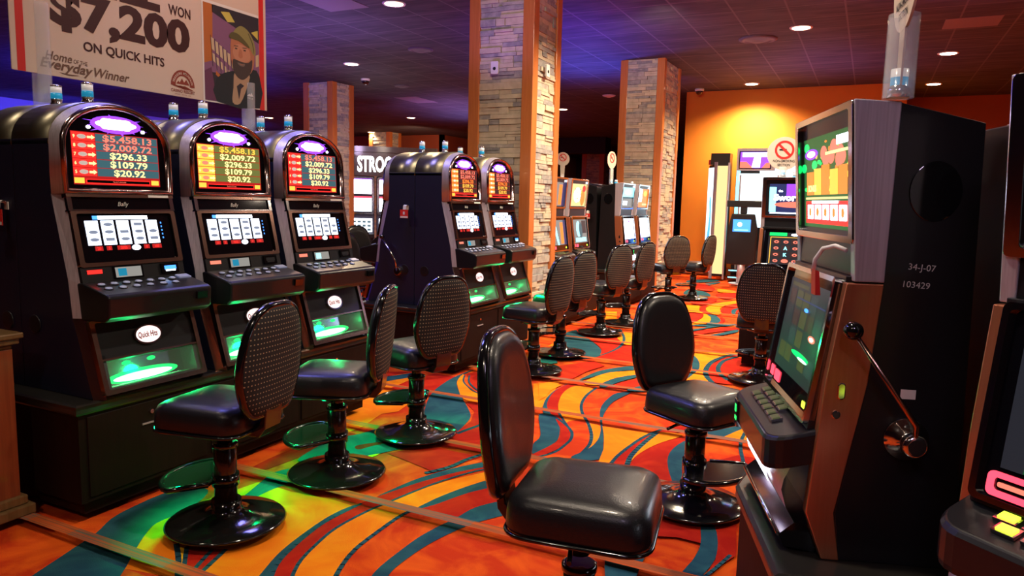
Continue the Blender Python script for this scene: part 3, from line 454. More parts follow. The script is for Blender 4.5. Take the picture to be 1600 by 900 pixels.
ceil_disc('ceiling_speaker', 'dark flat round speaker in the ceiling beyond the dome camera', 'speaker', -8.9, 12.8, .16, 'vent')
ceil_disc('ceiling_speaker', 'large pale round diffuser in the ceiling left of the middle downlight', 'speaker', -1.58, 10.85, .26, 'vent')
ceil_disc('smoke_detector', 'white oval smoke detector on the ceiling left of the second stone pillar', 'smoke detector', -5.25, 15.3, .14, 'white')
def panel(label, x, y, a, b_, m):
    b = MB(m); b.box((x, y, CZ - .006), (x + a, y + b_, CZ + .01)); tag(b.build('ceiling_panel', bevel=.002), label, 'ceiling panel')
M['tile_pale'] = mat('pale_ceiling_tile', (.16, .13, .16), .7)
panel('pale square ceiling panel beyond the dome camera', -10.1, 14.2, .6, 1.0, 'tile_pale')
panel('pale rectangular ceiling panel in the top right corner', .65, 10.5, .6, .55, 'tile_pale')
panel('pale ceiling panel at the top edge left of the brightest downlight', -6.3, 6.9, .6, .6, 'tile_pale')
def dome_cam(label, x, y):
    t = thing('ceiling_dome_camera', label, 'security camera', (x, y, CZ))
    b = MB('white'); b.lathe([(.09, 0), (.09, -.03), (.07, -.045)], n=24); b.build('housing', t)
    b = MB('gloss'); b.lathe([(.075, -.045)] + [(.075 * math.cos(a), -.045 - .075 * math.sin(a)) for a in (.3, .6, .9, 1.2, 1.5)], n=24); b.build('dome', t)
dome_cam('black dome security camera on the ceiling right of the pillar behind the arched machines', -9.1, 11.85)
dome_cam('small dome security camera on the ceiling left of the wall scallop', -3.25, 15.0)
dome_cam('tiny dome security camera on the ceiling above the far bank of two', -8.6, 17.3)

# ------------------------------------------------------------------ stools
def make_stool(label):
    t = thing('casino_stool', label, 'stool')
    b = MB('enamel'); b.lathe([(.238, 0), (.248, .006), (.238, .014), (.165, .022), (.10, .036), (.07, .055), (.062, .07), (.062, .1)], n=56); b.build('base', t)
    b = MB('mahog'); b.lathe([(.047, .07), (.047, .345), (.040, .35)], n=24); b.use('enamel'); b.lathe([(.047, .33), (.053, .335), (.053, .352), (.045, .356)], n=24); b.build('lower_post', t)
    b = MB('mahog'); b.lathe([(.030, .33), (.030, .43)], n=20); b.build('upper_post', t)
    b = MB('enamel'); b.lathe([(.0, .40), (.12, .405), (.13, .425), (.0, .43)], n=20, caps=False); b.tube([(0, -.05, .405), (0, -.14, .40), (.01, -.2, .395)], .007); b.build('seat_plate', t)
    b = MB('enamel')                               # footrest: a lipped half-round plate with a swept rail round its edge
    o = [(.02, .085)] + [(.085 + .17 * math.cos(a), .205 * math.sin(a)) for a in [math.radians(d) for d in range(75, -80, -10)]] + [(.02, -.085)]
    b.loft([[(x, y, .183) for x, y in o], [(x, y, .197) for x, y in o]]); b.build('footrest', t)
    fr = [x for x in bpy.data.objects if x.parent == t and x.name.startswith('footrest')][0]
    b = MB('lacquer'); b.tube([(x, y, .192) for x, y in o], .013, 10); b.lathe([(.056, .165), (.056, .215)], n=20); b.build('rail', fr)
    def so(d, s=.03):                              # seat outline, slightly wider at the front
        p = rrect(-.185 + d, .215 - d, -.202 + d, .202 - d, .075 - min(d * .45, .05), 6)
        return [(x, y * (1 - .04 * (x < 0))) for x, y in p]
    b = MB('leather', ); b.smooth = True
    b.loft([[(x, y, z) for x, y in so(d)] for d, z in ((.012, .438), (.002, .443), (-.004, .458), (-.002, .492), (.002, .52), (.010, .537), (.028, .549), (.065, .557), (.10, .561), (.145, .563))])
    seat = b.build('seat', t)
    b = MB('lacquer'); b.tube([(x, y, .441) for x, y in so(-.004)], .0065, 8, closed=True); b.build('piping', seat)
    # backrest: shield outline in the y-z plane, leaning back
    half = [(0, 0), (.07, .0), (.128, .006), (.168, .045), (.198, .11), (.216, .185), (.209, .27), (.188, .355), (.148, .428), (.09, .464), (.045, .473), (0, .474)]
    half = [(y * .94, z) for y, z in half]; full = half + [(-y, z) for y, z in half[-2:0:-1]]; full = crom(full, 4)
    lean = math.radians(6); F = Fr((-.228, 0, .503), (0, 1, 0), (-math.sin(lean), 0, math.cos(lean)))
    def ring(s_, n, bow=0, zc=.225):
        return [F.p(y * s_, zc + (z - zc) * s_, n + bow * (y * s_ / .21) ** 2) for y, z in full]
    b = MB('lacquer', ); b.smooth = True
    b.loft([ring(.92, -.012, .02), ring(.98, -.016, .02), ring(1.01, -.008, .02), ring(1.015, .006, .02), ring(1.0, .015, .02), ring(.95, .018, .02), ring(.92, .012, .02)], caps=False)
    b.build('back_frame', t)
    b = MB('leather'); b.smooth = True
    b.loft([ring(.945, .004, .02), ring(.94, .020, .02), ring(.90, .034, .02), ring(.80, .042, .021), ring(.6, .044, .02), ring(.3, .046, .02), ring(.02, .047, .02)]); b.build('back_cushion', t)
    b = MB('fabric'); b.smooth = True
    b.loft([ring(.02, -.025, .02), ring(.3, -.024, .02), ring(.7, -.023, .02), ring(.92, -.018, .02), ring(.972, -.008, .02)], caps=True); b.build('rear_upholstery', t)
    b = MB('mahog'); b.prism([(-.12, .412), (-.21, .412), (-.240, .45), (-.258, .60), (-.238, .60), (-.215, .47), (-.17, .432), (-.12, .432)], -.055, .055); b.build('back_bracket', t, bevel=.004)
    return t
GRP = None
S = [(-.69, 1.91, 9, 'nearest black stool, seen from its front, in the bottom centre of the aisle'),
     (-.66, 3.36, -30, 'black leather stool facing the large lever machine, second nearest stool'),
     (-2.40, 2.16, 189, 'leftmost stool with dotted back, before the nearest arched machine, green light on its footrest'),
     (-2.36, 2.84, 203, 'black stool turned sideways, middle of three before the left row of arched machines'),
     (-2.37, 3.58, 163, 'black stool with wide dotted back, rightmost of three before the left row'),
     (-2.45, 5.46, 172, 'black stool seat in profile before the two arched machines beside the big pillar'),
     (-2.53, 6.24, 165, 'black stool right beside the big stone pillar, standing on the blue carpet blob'),
     (-2.57, 7.50, 157, 'black stool just beyond the big pillar before the dark cabinet side, left of two'),
     (-2.53, 8.29, 165, 'black stool before the far pair of white-lit screens, right of two'),
     (-2.58, 10.5, 130, 'distant black stool at the foot of the second stone pillar, seen square from behind'),
     (-2.36, 11.15, 165, 'most distant black stool, half hidden behind the white-lit tower'),
     (-.72, 6.14, 95, 'black stool with broad dotted back facing the lone screen with the blue game title')]
st0 = make_stool(S[0][3])
for i, (x, y, r, lab) in enumerate(S):
    if i == 0: st0.location = (x, y, 0); st0.rotation_euler = (0, 0, math.radians(r))
    else: dup(st0, (x, y, 0), math.radians(r), lab)
for ch in st0.children:                            # the nearest stool is wound up higher than the others
    if ch.name.split('.')[0] in ('seat', 'seat_plate', 'upper_post', 'back_frame', 'back_cushion', 'rear_upholstery', 'back_bracket'): ch.location.z = .055
for x, y, r, lab in ((-5.95, 7.75, -25, 'stool with dotted back in the left background between the two arched banks, leftmost of three'),
                     (-5.45, 8.3, 40, 'stool in the left background between the two arched banks, middle and highest of three'),
                     (-4.72, 6.15, 0, 'background stool whose front cushion shows just left of the chrome lever')):
    dup(st0, (x, y, 0), math.radians(r), lab)

# ------------------------------------------------------------------ arched slot machine
def arch(hw, z0, zs, za, n=18):
    return [(-hw, z0)] + [(-hw * math.cos(PI * k / n), zs + (za - zs) * math.sin(PI * k / n) ** .92 if 0 < k < n else zs) for k in range(n + 1)] + [(hw, z0)]
AMT = ['$5,458.13', '$2,009.72', '$296.33', '$109.79', '$20.92']
def make_arched(label, rowmat, labmat, tops, creds, ticket='e_red', bill='e_blue', lever=False, cardside=False, detail=True):
    t = thing('slot_machine', label, 'slot machine')
    hw = .285
    side = [(0, 0), (.485, 0), (.372, .35), (.352, .52), (.265, .885), (.262, 1.125), (0, 1.125)]
    b = MB('body'); b.prism(side, -hw, -hw + .015); b.prism(side, hw - .015, hw); b.prism([(0, 0), (.385, 0), (.33, .35), (.345, .52), (.262, .885), (.262, 1.125), (0, 1.125)], -hw + .014, hw - .014); b.use('black')
    for s in (-1, 1):                              # round speaker grille on the side
        F = Fr((.10, s * hw, .30), (-s, 0, 0), (0, 0, 1)); fsolid(b, F, ell(0, 0, .042, .042), -.002, .004)
    b.build('cabinet', t, bevel=.003)
    b = MB('dome'); b.smooth = True
    A = arch(hw, 1.10, 1.115, 1.31); b.loft([[(x, y, z) for y, z in A] for x in (0, .262)]); dome = b.build('dome_cover', t)
    b = MB('steel'); b.smooth = False              # faceted shoulder between the dome and the front bezel
    A0 = arch(hw, .885, 1.115, 1.31); A1 = arch(.273, .89, 1.10, 1.296); A2 = arch(.256, .905, 1.095, 1.280); A3 = arch(.246, .914, 1.09, 1.270)
    sh = lambda A, x: [(x - (z - .9) * .05, y, z) for y, z in A]
    b.smooth = True; b.loft([sh(A0, .265), sh(A1, .328)], caps=False, closed=True); b.build('shoulder', t)
    b = MB('archchrome'); b.smooth = True
    b.loft([sh(A1, .325), sh(arch(.270, .892, 1.10, 1.289), .342), sh(A2, .345), sh(A3, .322)], caps=False); b.build('arch_bezel', t)
    ln = math.atan(.05); F = Fr((.322 - .0, 0, .9), (0, 1, 0), (-math.sin(ln), 0, math.cos(ln)))
    b = MB('glass_black'); fsolid(b, F, [(y, z - .9) for y, z in arch(.250, .91, 1.09, 1.274)], -.02, 0.0)
    b.use('e_purple'); fpoly(b, F, ell(0, .305, .125, .040), .002)
    for k in range(12):
        a = 2 * PI * k / 12 + .2; r1 = 1.35 if k % 2 else 1.15
        fpoly(b, F, [(.10 * math.cos(a - .12), .305 + .03 * math.sin(a - .12)), (.125 * r1 * math.cos(a), .302 + .036 * r1 * math.sin(a)), (.10 * math.cos(a + .12), .305 + .03 * math.sin(a + .12))], .002)
    b.use('e_core'); fpoly(b, F, rrect(-.078, .078, .283, .330, .02), .003); fpoly(b, F, ell(0, .306, .102, .019), .0035)
    for s in (-1, 1): fpoly(b, F, ell(s * .135, .285, .010, .008, 12), .003)
    u0, u1, v0, v1 = -.218, .212, .030, .262       # jackpot display
    b.use('e_dred'); frect(b, F, u0, u1, v0, v1, .001)
    for k in range(5):
        y1 = v1 - .004 - k * .0385; y0 = y1 - .035
        b.use(labmat); frect(b, F, u0 + .002, u0 + .100 + .008, y0, y1, .002)
        b.use(rowmat); frect(b, F, u0 + .104 + .008, u1 - .004, y0, y1, .002)
        b.use('e_yel'); ftext(b, F, str(9 - k), u0 + .008, y0 + .010, .014, .003, bold=.02)
        b.use('e_salmon' if labmat == 'e_gold' else 'lampwhite'); fpoly(b, F, ell(u0 + .048, (y0 + y1) / 2, .021, .010, 16), .003)
        b.use('e_yel'); fpoly(b, F, [(u0 + .073, y0 + .012), (u0 + .093, y0 + .012), (u0 + .093, y0 + .007), (u0 + .102 + .008, y0 + .0175), (u0 + .093, y0 + .028), (u0 + .093, y0 + .022), (u0 + .073, y0 + .022)], .003)
        b.use(tops[k]); ftext(b, F, AMT[k], (u0 + .104 + .008 + u1) / 2, y0 + .0035, .0285, .003, al='c', bold=.022, w=(.250, .248, .190, .190, .160)[k])
    b.use('e_gold'); frect(b, F, u0 + .002, u0 + .048, v0 + .006, v0 + .030, .002); frect(b, F, u1 - .048, u1 - .008, v0 + .006, v0 + .028, .002)
    b.use('e_red'); frect(b, F, u0 + .055, u1 - .055, v0 + .004, v0 + .026, .002); b.use('gloss'); frect(b, F, u0 + .059, u1 - .059, v0 + .009, v0 + .022, .003)
    b.use('e_salmon'); ftext(b, F, 'Play Up To 20 Credits', (u0 + u1) / 2, v0 + .013, .005, .004, al='c')
    b.build('topper_screen', t, recalc=False)
    # lower front: one slanted face from z .885 down to z .50
    P0, P1 = Vector((.416, 0, .50)), Vector((.328, 0, .885)); L = (P1 - P0).length; F = Fr(P0, (0, 1, 0), P1 - P0)
    for s in (-1, 1):                              # chamfer strips beside the slanted face
        b = MB('steel')
        b.add([(.262, s * hw, .885), (.352, s * hw, .52), (.40, s * .262, .50), (.322, s * .262, .885)], ((0, 1, 2, 3),))
        b.add([(.352, s * hw, .52), (.372, s * hw, .35), (.42, s * .262, .35), (.40, s * .262, .50)], ((0, 1, 2, 3),))
        b.build('side_chamfer', t)
    for s in (-1, 1): b = MB('copper'); b.add([(.372, s * hw, .35), (.485, s * hw, 0), (.535, s * .255, 0), (.42, s * .262, .35)], ((0, 1, 2, 3),)); b.build('lower_chamfer', t)
    b = MB('copper'); fbox(b, F, -.268, .268, L - .012, L + .004, -.05, .010); b.use('glass_black'); fbox(b, F, -.262, .262, L - .068, L - .012, -.05, -.002)
    b.use('chrome'); fbox(b, F, -.266, -.245, L - .068, L - .010, -.01, .006); fbox(b, F, .245, .266, L - .068, L - .010, -.01, .006); fbox(b, F, -.266, .266, L - .074, L - .067, -.02, .008)
    b.use('greytext'); ftext(b, F, 'Bally', 0, L - .050, .020, .0, al='c', shear=.35)
    b.use('white'); frect(b, F, .13, .24, L - .010, L + .001, .0115); b.build('badge_panel', t, recalc=False)
    b = MB('black'); v0, v1 = .075, L - .074
    b.use('glass_black'); fbox(b, F, -.235, .235, v0, v1, -.06, -.006)
    b.use('e_white'); frect(b, F, -.135, .115, v1 - .037, v1 - .020, -.004); b.use('e_blue'); frect(b, F, -.160, -.136, v1 - .037, v1 - .020, -.004)
    for k in range(5):
        a0 = -.200 + k * .075; b.use('e_reel'); frect(b, F, a0, a0 + .062, v1 - .153, v1 - .042, -.004)
        for q in range(3):
            b.use('e_icon'); yy = v1 - .060 - q * .034
            (fpoly(b, F, ell(a0 + .033, yy, .022, .008, 14), -.0035) if (k + q) % 3 else frect(b, F, a0 + .012, a0 + .054, yy - .007, yy + .007, -.0035)) if q or k % 2 else None
    b.use('e_blue'); [frect(b, F, .180, .186, v1 - .06 - q * .018, v1 - .052 - q * .018, -.004) for q in range(5)]
    b.use('e_dred')
    for a0, a1, s in ((-.172, -.135, creds[0]), (-.118, -.092, creds[1]), (-.066, .0, creds[2]), (.070, .100, creds[3]), (.115, .165, creds[4])):
        b.use('e_dred'); frect(b, F, a0, a1, v1 - .178, v1 - .158, -.004); b.use('e_red'); ftext(b, F, s, (a0 + a1) / 2, v1 - .174, .012, -.0035, al='c', bold=.02)
    b.use('e_core'); fpoly(b, F, ell(.03, v1 - .170, .022, .013, 16), -.0032); b.use('greytext')
    for a, s in ((-.17, 'LINES  BET'), (-.05, 'TOTAL BET'), (.07, 'CREDITS'), (.12, 'WINNER PAID')): ftext(b, F, s, a, v1 - .156, .004, -.0035)
    b.build('reel_screen', t, recalc=False)
    b = MB('copper'); o_ = rrect(-.262, .262, v0 - .004, v1 + .002, .012); i_ = rrect(-.238, .238, v0 + .014, v1 - .012, .01); b.smooth = False; frame(b, F, o_, i_, -.03, .008)
    b.build('screen_frame', t)
    b = MB('black'); fbox(b, F, -.262, .262, -.005, v0 - .004, -.05, .002); b.use(ticket); frect(b, F, -.235, -.165, .040, .058, .004)
    b.use('gloss'); fbox(b, F, -.115, .035, .010, .068, -.01, .006); b.use('e_grey'); frect(b, F, -.105, .025, .016, .062, .0065); b.use('e_cyan' if cardside else 'blueband'); frect(b, F, -.092, -.05, .022, .056, .007)
    b.use('gloss'); fbox(b, F, .13, .225, .016, .064, -.01, .012); b.use(bill); frect(b, F, .145, .21, .034, .052, .0125); b.use('e_white' if bill == 'e_blue' else 'black'); frect(b, F, .15, .205, .026, .033, .0128)
    b.build('ticket_panel', t, recalc=False)
    # button deck
    b = MB('black'); prof = [(.36, .505), (.418, .505), (.575, .466), (.594, .454), (.588, .365), (.56, .345), (.42, .340), (.36, .35)]
    b.prism(prof, -.268, .268); deck = b.build('button_deck', t, bevel=.008)
    D = Fr((.42, 0, .5052), (0, 1, 0), (.157, 0, -.043)); D = Fr((.42, 0, .5055), (0, 1, 0), (-.157, 0, .043))
    bb = MB('buttons')
    M.setdefault('button', mat('pale_button', (.35, .38, .50), .25, emit=(.25, .35, .8), es=.10))
    first = None
    for r, (vv, n, du) in enumerate(((-.045, 7, .06), (-.095, 6, .068))):
        for k in range(n):
            u = -.21 + k * du + (0 if r == 0 else .0)
            if first is None:
                q = MB('gloss'); q.lathe([(.021, 0), (.021, .004), (.017, .005)], n=14); q.use('button'); q.lathe([(.016, .004), (.015, .008), (.008, .010)], n=14); first = q.build('button', deck)
                o = first
            else: o = first.copy(); COL.objects.link(o)
            o.parent = deck; o.location = D.p(u, vv, 0); o.rotation_euler = (0, math.radians(15.3), 0); o.scale = (.75, 1, 1)
    b = MB('button'); fbox(b, D, .19, .255, -.05, -.012, 0, .007); b.build('side_button', deck); b = MB('gloss'); fbox(b, Fr((.592, 0, .36), (0, 1, 0), (.1, 0, 1)), .175, .235, .045, .08, -.01, .006); b.build('reader_slot', deck)
    # lower door
    P0, P1 = Vector((.535, 0, .045)), Vector((.445, 0, .345)); L = (P1 - P0).length; F = Fr(P0, (0, 1, 0), P1 - P0)
    b = MB('black'); fbox(b, F, -.262, .262, .0, L, -.14, -.10); fbox(b, F, -.262, .262, .125, L, -.11, -.004); fbox(b, F, -.262, -.225, 0, .15, -.11, -.004); fbox(b, F, .225, .262, 0, .15, -.11, -.004); b.build('door_body', t)
    b = MB('copper'); o_ = rrect(-.268, .268, -.025, L + .002, .012); i_ = rrect(-.246, .246, -.004, L - .018, .01); frame(b, F, o_, i_, -.02, .008); fbox(b, F, -.25, .25, .125, .134, -.02, .005); door = b.build('door_frame', t)
    b = MB('chrome'); frame(b, F, ell(0, .212, .073, .047, 28), ell(0, .212, .064, .039, 28), -.004, .006)
    b.use('e_badge'); fpoly(b, F, ell(0, .212, .064, .039, 28), .001); b.use('signred'); ftext(b, F, 'Quick Hits', 0, .200, .026, .002, w=.10, al='c', bold=.03, shear=.2); b.build('oval_badge', t, recalc=False)
    b = MB('chrome'); fpoly(b, F, [(-.225, .003), (.225, .003), (.225, .125), (-.225, .125)], -.098); F2 = Fr(F.p(0, .004, -.10), (0, -1, 0), F.n); b.use('chrome'); frect(b, F2, -.225, .225, 0, .09, .002)
    b.use('e_green'); fpoly(b, F2, rrect(-.20, .20, .012, .088, .03), .006); fpoly(b, F, ell(0, .040, .19, .030), -.094); b.use('e_greenw'); fpoly(b, F2, rrect(-.16, .16, .03, .075, .018), .009); fpoly(b, F, ell(0, .036, .155, .018), -.091)
    b.use('e_green'); [fpoly(b, F, ell(a, .105, .022, .010, 12), -.096) for a in (-.07, .06)]
    b.build('coin_tray', t, recalc=False)
    b = MB('tray'); frect(b, F, -.246, .246, -.004, .125, -.002); b.build('tray_glass', t, recalc=False)
    # candle lamp on the dome
    b = MB('chrome'); b.lathe([(.028, 0), (.028, .012), (.024, .016), (.024, .028), (.028, .03), (.022, .034)], (.115, 0, 1.306), n=20)
    b.use('blueband'); b.lathe([(.025, .034), (.025, .060)], (.115, 0, 1.306), n=20); b.use('lampwhite'); b.lathe([(.024, .062), (.024, .090)], (.115, 0, 1.306), n=20); b.use('chrome'); b.lathe([(.025, .09), (.025, .096), (.012, .102)], (.115, 0, 1.306), n=20); b.build('candle_lamp', t)
    if lever:
        s = -1 if lever == 'r' else 1; b = MB('chrome'); F = Fr((.155, s * hw, .285), (-s, 0, 0), (0, 0, 1))
        fsolid(b, F, ell(0, 0, .042, .042), 0, .02); b.use('gloss'); fsolid(b, F, ell(0, 0, .03, .03), .02, .035); hub = b.build('lever_hub', t)
        b = MB('chrome'); a0 = F.p(0, 0, .035); b.tube([a0, F.p(-s * -.00, .09, .05), F.p(-.0 + .13 * -s, .27, .055)], .007); b.build('lever_rod', t)
        T = Matrix.Translation(F.p(.14 * -s, .29, .055)); b = MB('gloss'); b.lathe([(.022 * math.sin(a), -.022 * math.cos(a)) for a in [PI * k / 8 for k in range(9)]], n=16, T=T, caps=False); b.build('lever_knob', t)
    if cardside is not None and lever != 'x':
        pass
    return t
def side_tag(t, x, s, z, hw=.285):                 # the white hook and red price card clipped to a cabinet side
    F = Fr((x, s * hw, z), (-s, 0, 0) if s > 0 else (1, 0, 0), (0, 0, 1))
    b = MB('white'); b.loft([[F.p(a, v, n) for a in (-.015, .015)] for v, n in ((0, .001), (.012, .02), (.006, .036), (-.03, .042), (-.034, .040), (.002, .033), (.006, .02), (0, .012))], caps=False, closed=False); fbox(b, F, -.015, .015, -.03, .005, 0, .004)
    b.build('card_hook', t, recalc=False)
    b = MB('signred'); fbox(b, F, -.04, .04, -.10, -.028, .043, .046); b.use('white'); frect(b, F, -.038, .038, -.098, -.084, .0465); frect(b, F, -.01, .008, -.07, -.045, .0465); b.build('red_card', t)
SAL = ['e_salmon', 'e_salmon', 'e_yel', 'e_yel', 'e_yel']; GLD = ['e_gold', 'e_yel', 'e_yel', 'e_yel', 'e_yel']; ORG = ['e_salmon', 'e_salmon', 'e_orange', 'e_gold', 'e_gold']; BLU = ['e_salmon', 'e_yel', 'e_yel', 'e_yel', 'e_yel']
BX = -3.45; SZ = .5
def put(t, x, y, z, deg): t.location = (x, y, z); t.rotation_euler = (0, 0, math.radians(deg)); return t
a1 = put(make_arched('nearest arched slot machine, left end of its row, lit blue bill slot', 'e_teal', 'e_red', SAL, ['20', '5', '2085', '0', '100']), BX, 2.245, SZ, 0)
a2 = put(make_arched('arched slot machine in the middle of the left row, jackpot rows glowing orange and olive', 'e_olive', 'e_gold', GLD, ['20', '2', '1862', '0', '40'], 'e_salmon', 'black'), BX, 2.905, SZ, 0)
a3 = put(make_arched('arched slot machine at the right end of the left row of three', 'e_teal', 'e_red', BLU, ['40', '0', '1040', '0', '100'], 'e_salmon', 'black', cardside=True), BX, 3.56, SZ, 0)
b1 = put(make_arched('arched slot machine beside the dark lever cabinet, left of two by the big pillar', 'e_blk', 'e_orange', ORG, ['20', '1', '500', '0', '20'], 'e_salmon', 'black'), BX, 5.45, SZ, 0)
b2 = put(make_arched('arched slot machine directly beside the big stone pillar, lit blue bill slot', 'e_blk', 'e_orange', ORG, ['20', '1', '500', '0', '20'], 'e_salmon', 'e_blue'), BX, 6.11, SZ, 0)
back = put(make_arched('arched slot machine facing away, chrome lever and red card on its dark side', 'e_teal', 'e_red', SAL, ['20', '5', '300', '0', '60'], lever='l'), BX - .004, 5.45, SZ, 180)
side_tag(back, .075, 1, .84)
dup(a1, (BX - .004, 6.11, SZ), PI, 'arched slot machine facing away, back to back with the one touching the big pillar')
k1 = dup(a1, (BX - .004, 2.245, SZ), PI, 'arched slot machine facing away, back to back with the nearest one, cut by left edge')
side_tag(k1, .06, 1, .84)
dup(a1, (BX - .004, 2.905, SZ), PI, 'arched slot machine facing away behind the middle one of the left row')
dup(a1, (BX - .004, 3.56, SZ), PI, 'arched slot machine facing away behind the right one of the left row')
dup(a2, (-8.35, 13.2, .5), math.radians(-62), 'far arched machine with glowing top left of the round sign, beyond the two tall screens')
dup(a2, (-7.35, 12.9, .5), math.radians(-62), 'far arched machine with bright top directly below the round white sign')

# ------------------------------------------------------------------ stands
def stand(label, pts, h, doors, edge=None, aisle=True):
    """pts: footprint; doors: (frame origin, along, list of (start, end))"""
    cx = sum(p[0] for p in pts) / len(pts); cy = sum(p[1] for p in pts) / len(pts)
    t = thing('machine_stand', label, 'stand', (cx, cy, 0)); P = [(x - cx, y - cy) for x, y in pts]
    def inset(d):
        r = max(abs(x) for x, y in P); o = []
        for x, y in P:
            o.append((x - math.copysign(d, x), y - math.copysign(d, y)))
        return o
    b = MB('stand'); b.loft([[(x, y, z) for x, y in inset(d)] for d, z in ((.05, 0), (.05, .06), (.02, .06), (.02, h - .045))]); b.build('cabinet_box', t, recalc=True)
    b = MB('standtop'); b.loft([[(x, y, z) for x, y in inset(d)] for d, z in ((.006, h - .045), (-.002, h - .036), (-.004, h - .02), (.002, h - .006), (.012, h - .0005))]); b.build('top_board', t)
    for (ox, oy), (ux, uy), segs in doors:
        F = Fr((ox - cx, oy - cy, 0), (ux, uy, 0), (0, 0, 1))
        for a, c in segs:
            b = MB('stand'); fbox(b, F, a + .006, c - .006, .08, h - .06, -.01, .006); d = b.build('door', t, bevel=.003)
            b = MB('chrome'); fsolid(b, F, ell((a + c) / 2, h - .11, .010, .010, 14), .006, .014); b.build('lock', d)
            b = MB('steel'); fbox(b, F, (a + c) / 2 - .05, (a + c) / 2 + .05, h - .165, h - .158, .005, .012); b.build('pull', d)
    return t
stand('long black stand carrying the left row of three arched machines', [(-2.93, 1.86), (-2.93, 3.90), (-3.97, 3.90), (-3.97, 1.86)], .5, [((-2.95, 1.86), (0, 1), [(.05, .68), (.70, 1.34), (1.36, 1.99)])])
stand('dark brown stand under the two arched machines beside the big pillar', [(-2.93, 5.02), (-2.93, 6.44), (-3.97, 6.44), (-3.97, 5.02)], .5, [((-2.95, 5.02), (0, 1), [(.08, .72), (.74, 1.38)])])

# ------------------------------------------------------------------ the wooden podium at the left edge
t = thing('wooden_podium', 'reddish wood cabinet end with a moulded brown top, cut by the left edge', 'cabinet', (-3.63, 1.70, 0))
b = MB('woodred'); b.box((-.30, -.45, .05), (.41, .085, .73)); b.build('side_panel', t, bevel=.003)
b = MB('woodbrown')
for d, z0, z1 in ((.0, .73, .75), (.02, .75, .775), (.032, .775, .80)): b.box((-.30, -.45, z0), (.41 + d, .085 + d, z1))
b.build('top_moulding', t, bevel=.006)
b = MB('woodbrown'); b.box((-.30, -.45, 0), (.45, .125, .045)); b.box((-.30, -.45, .045), (.43, .105, .085)); b.build('base_moulding', t, bevel=.006)
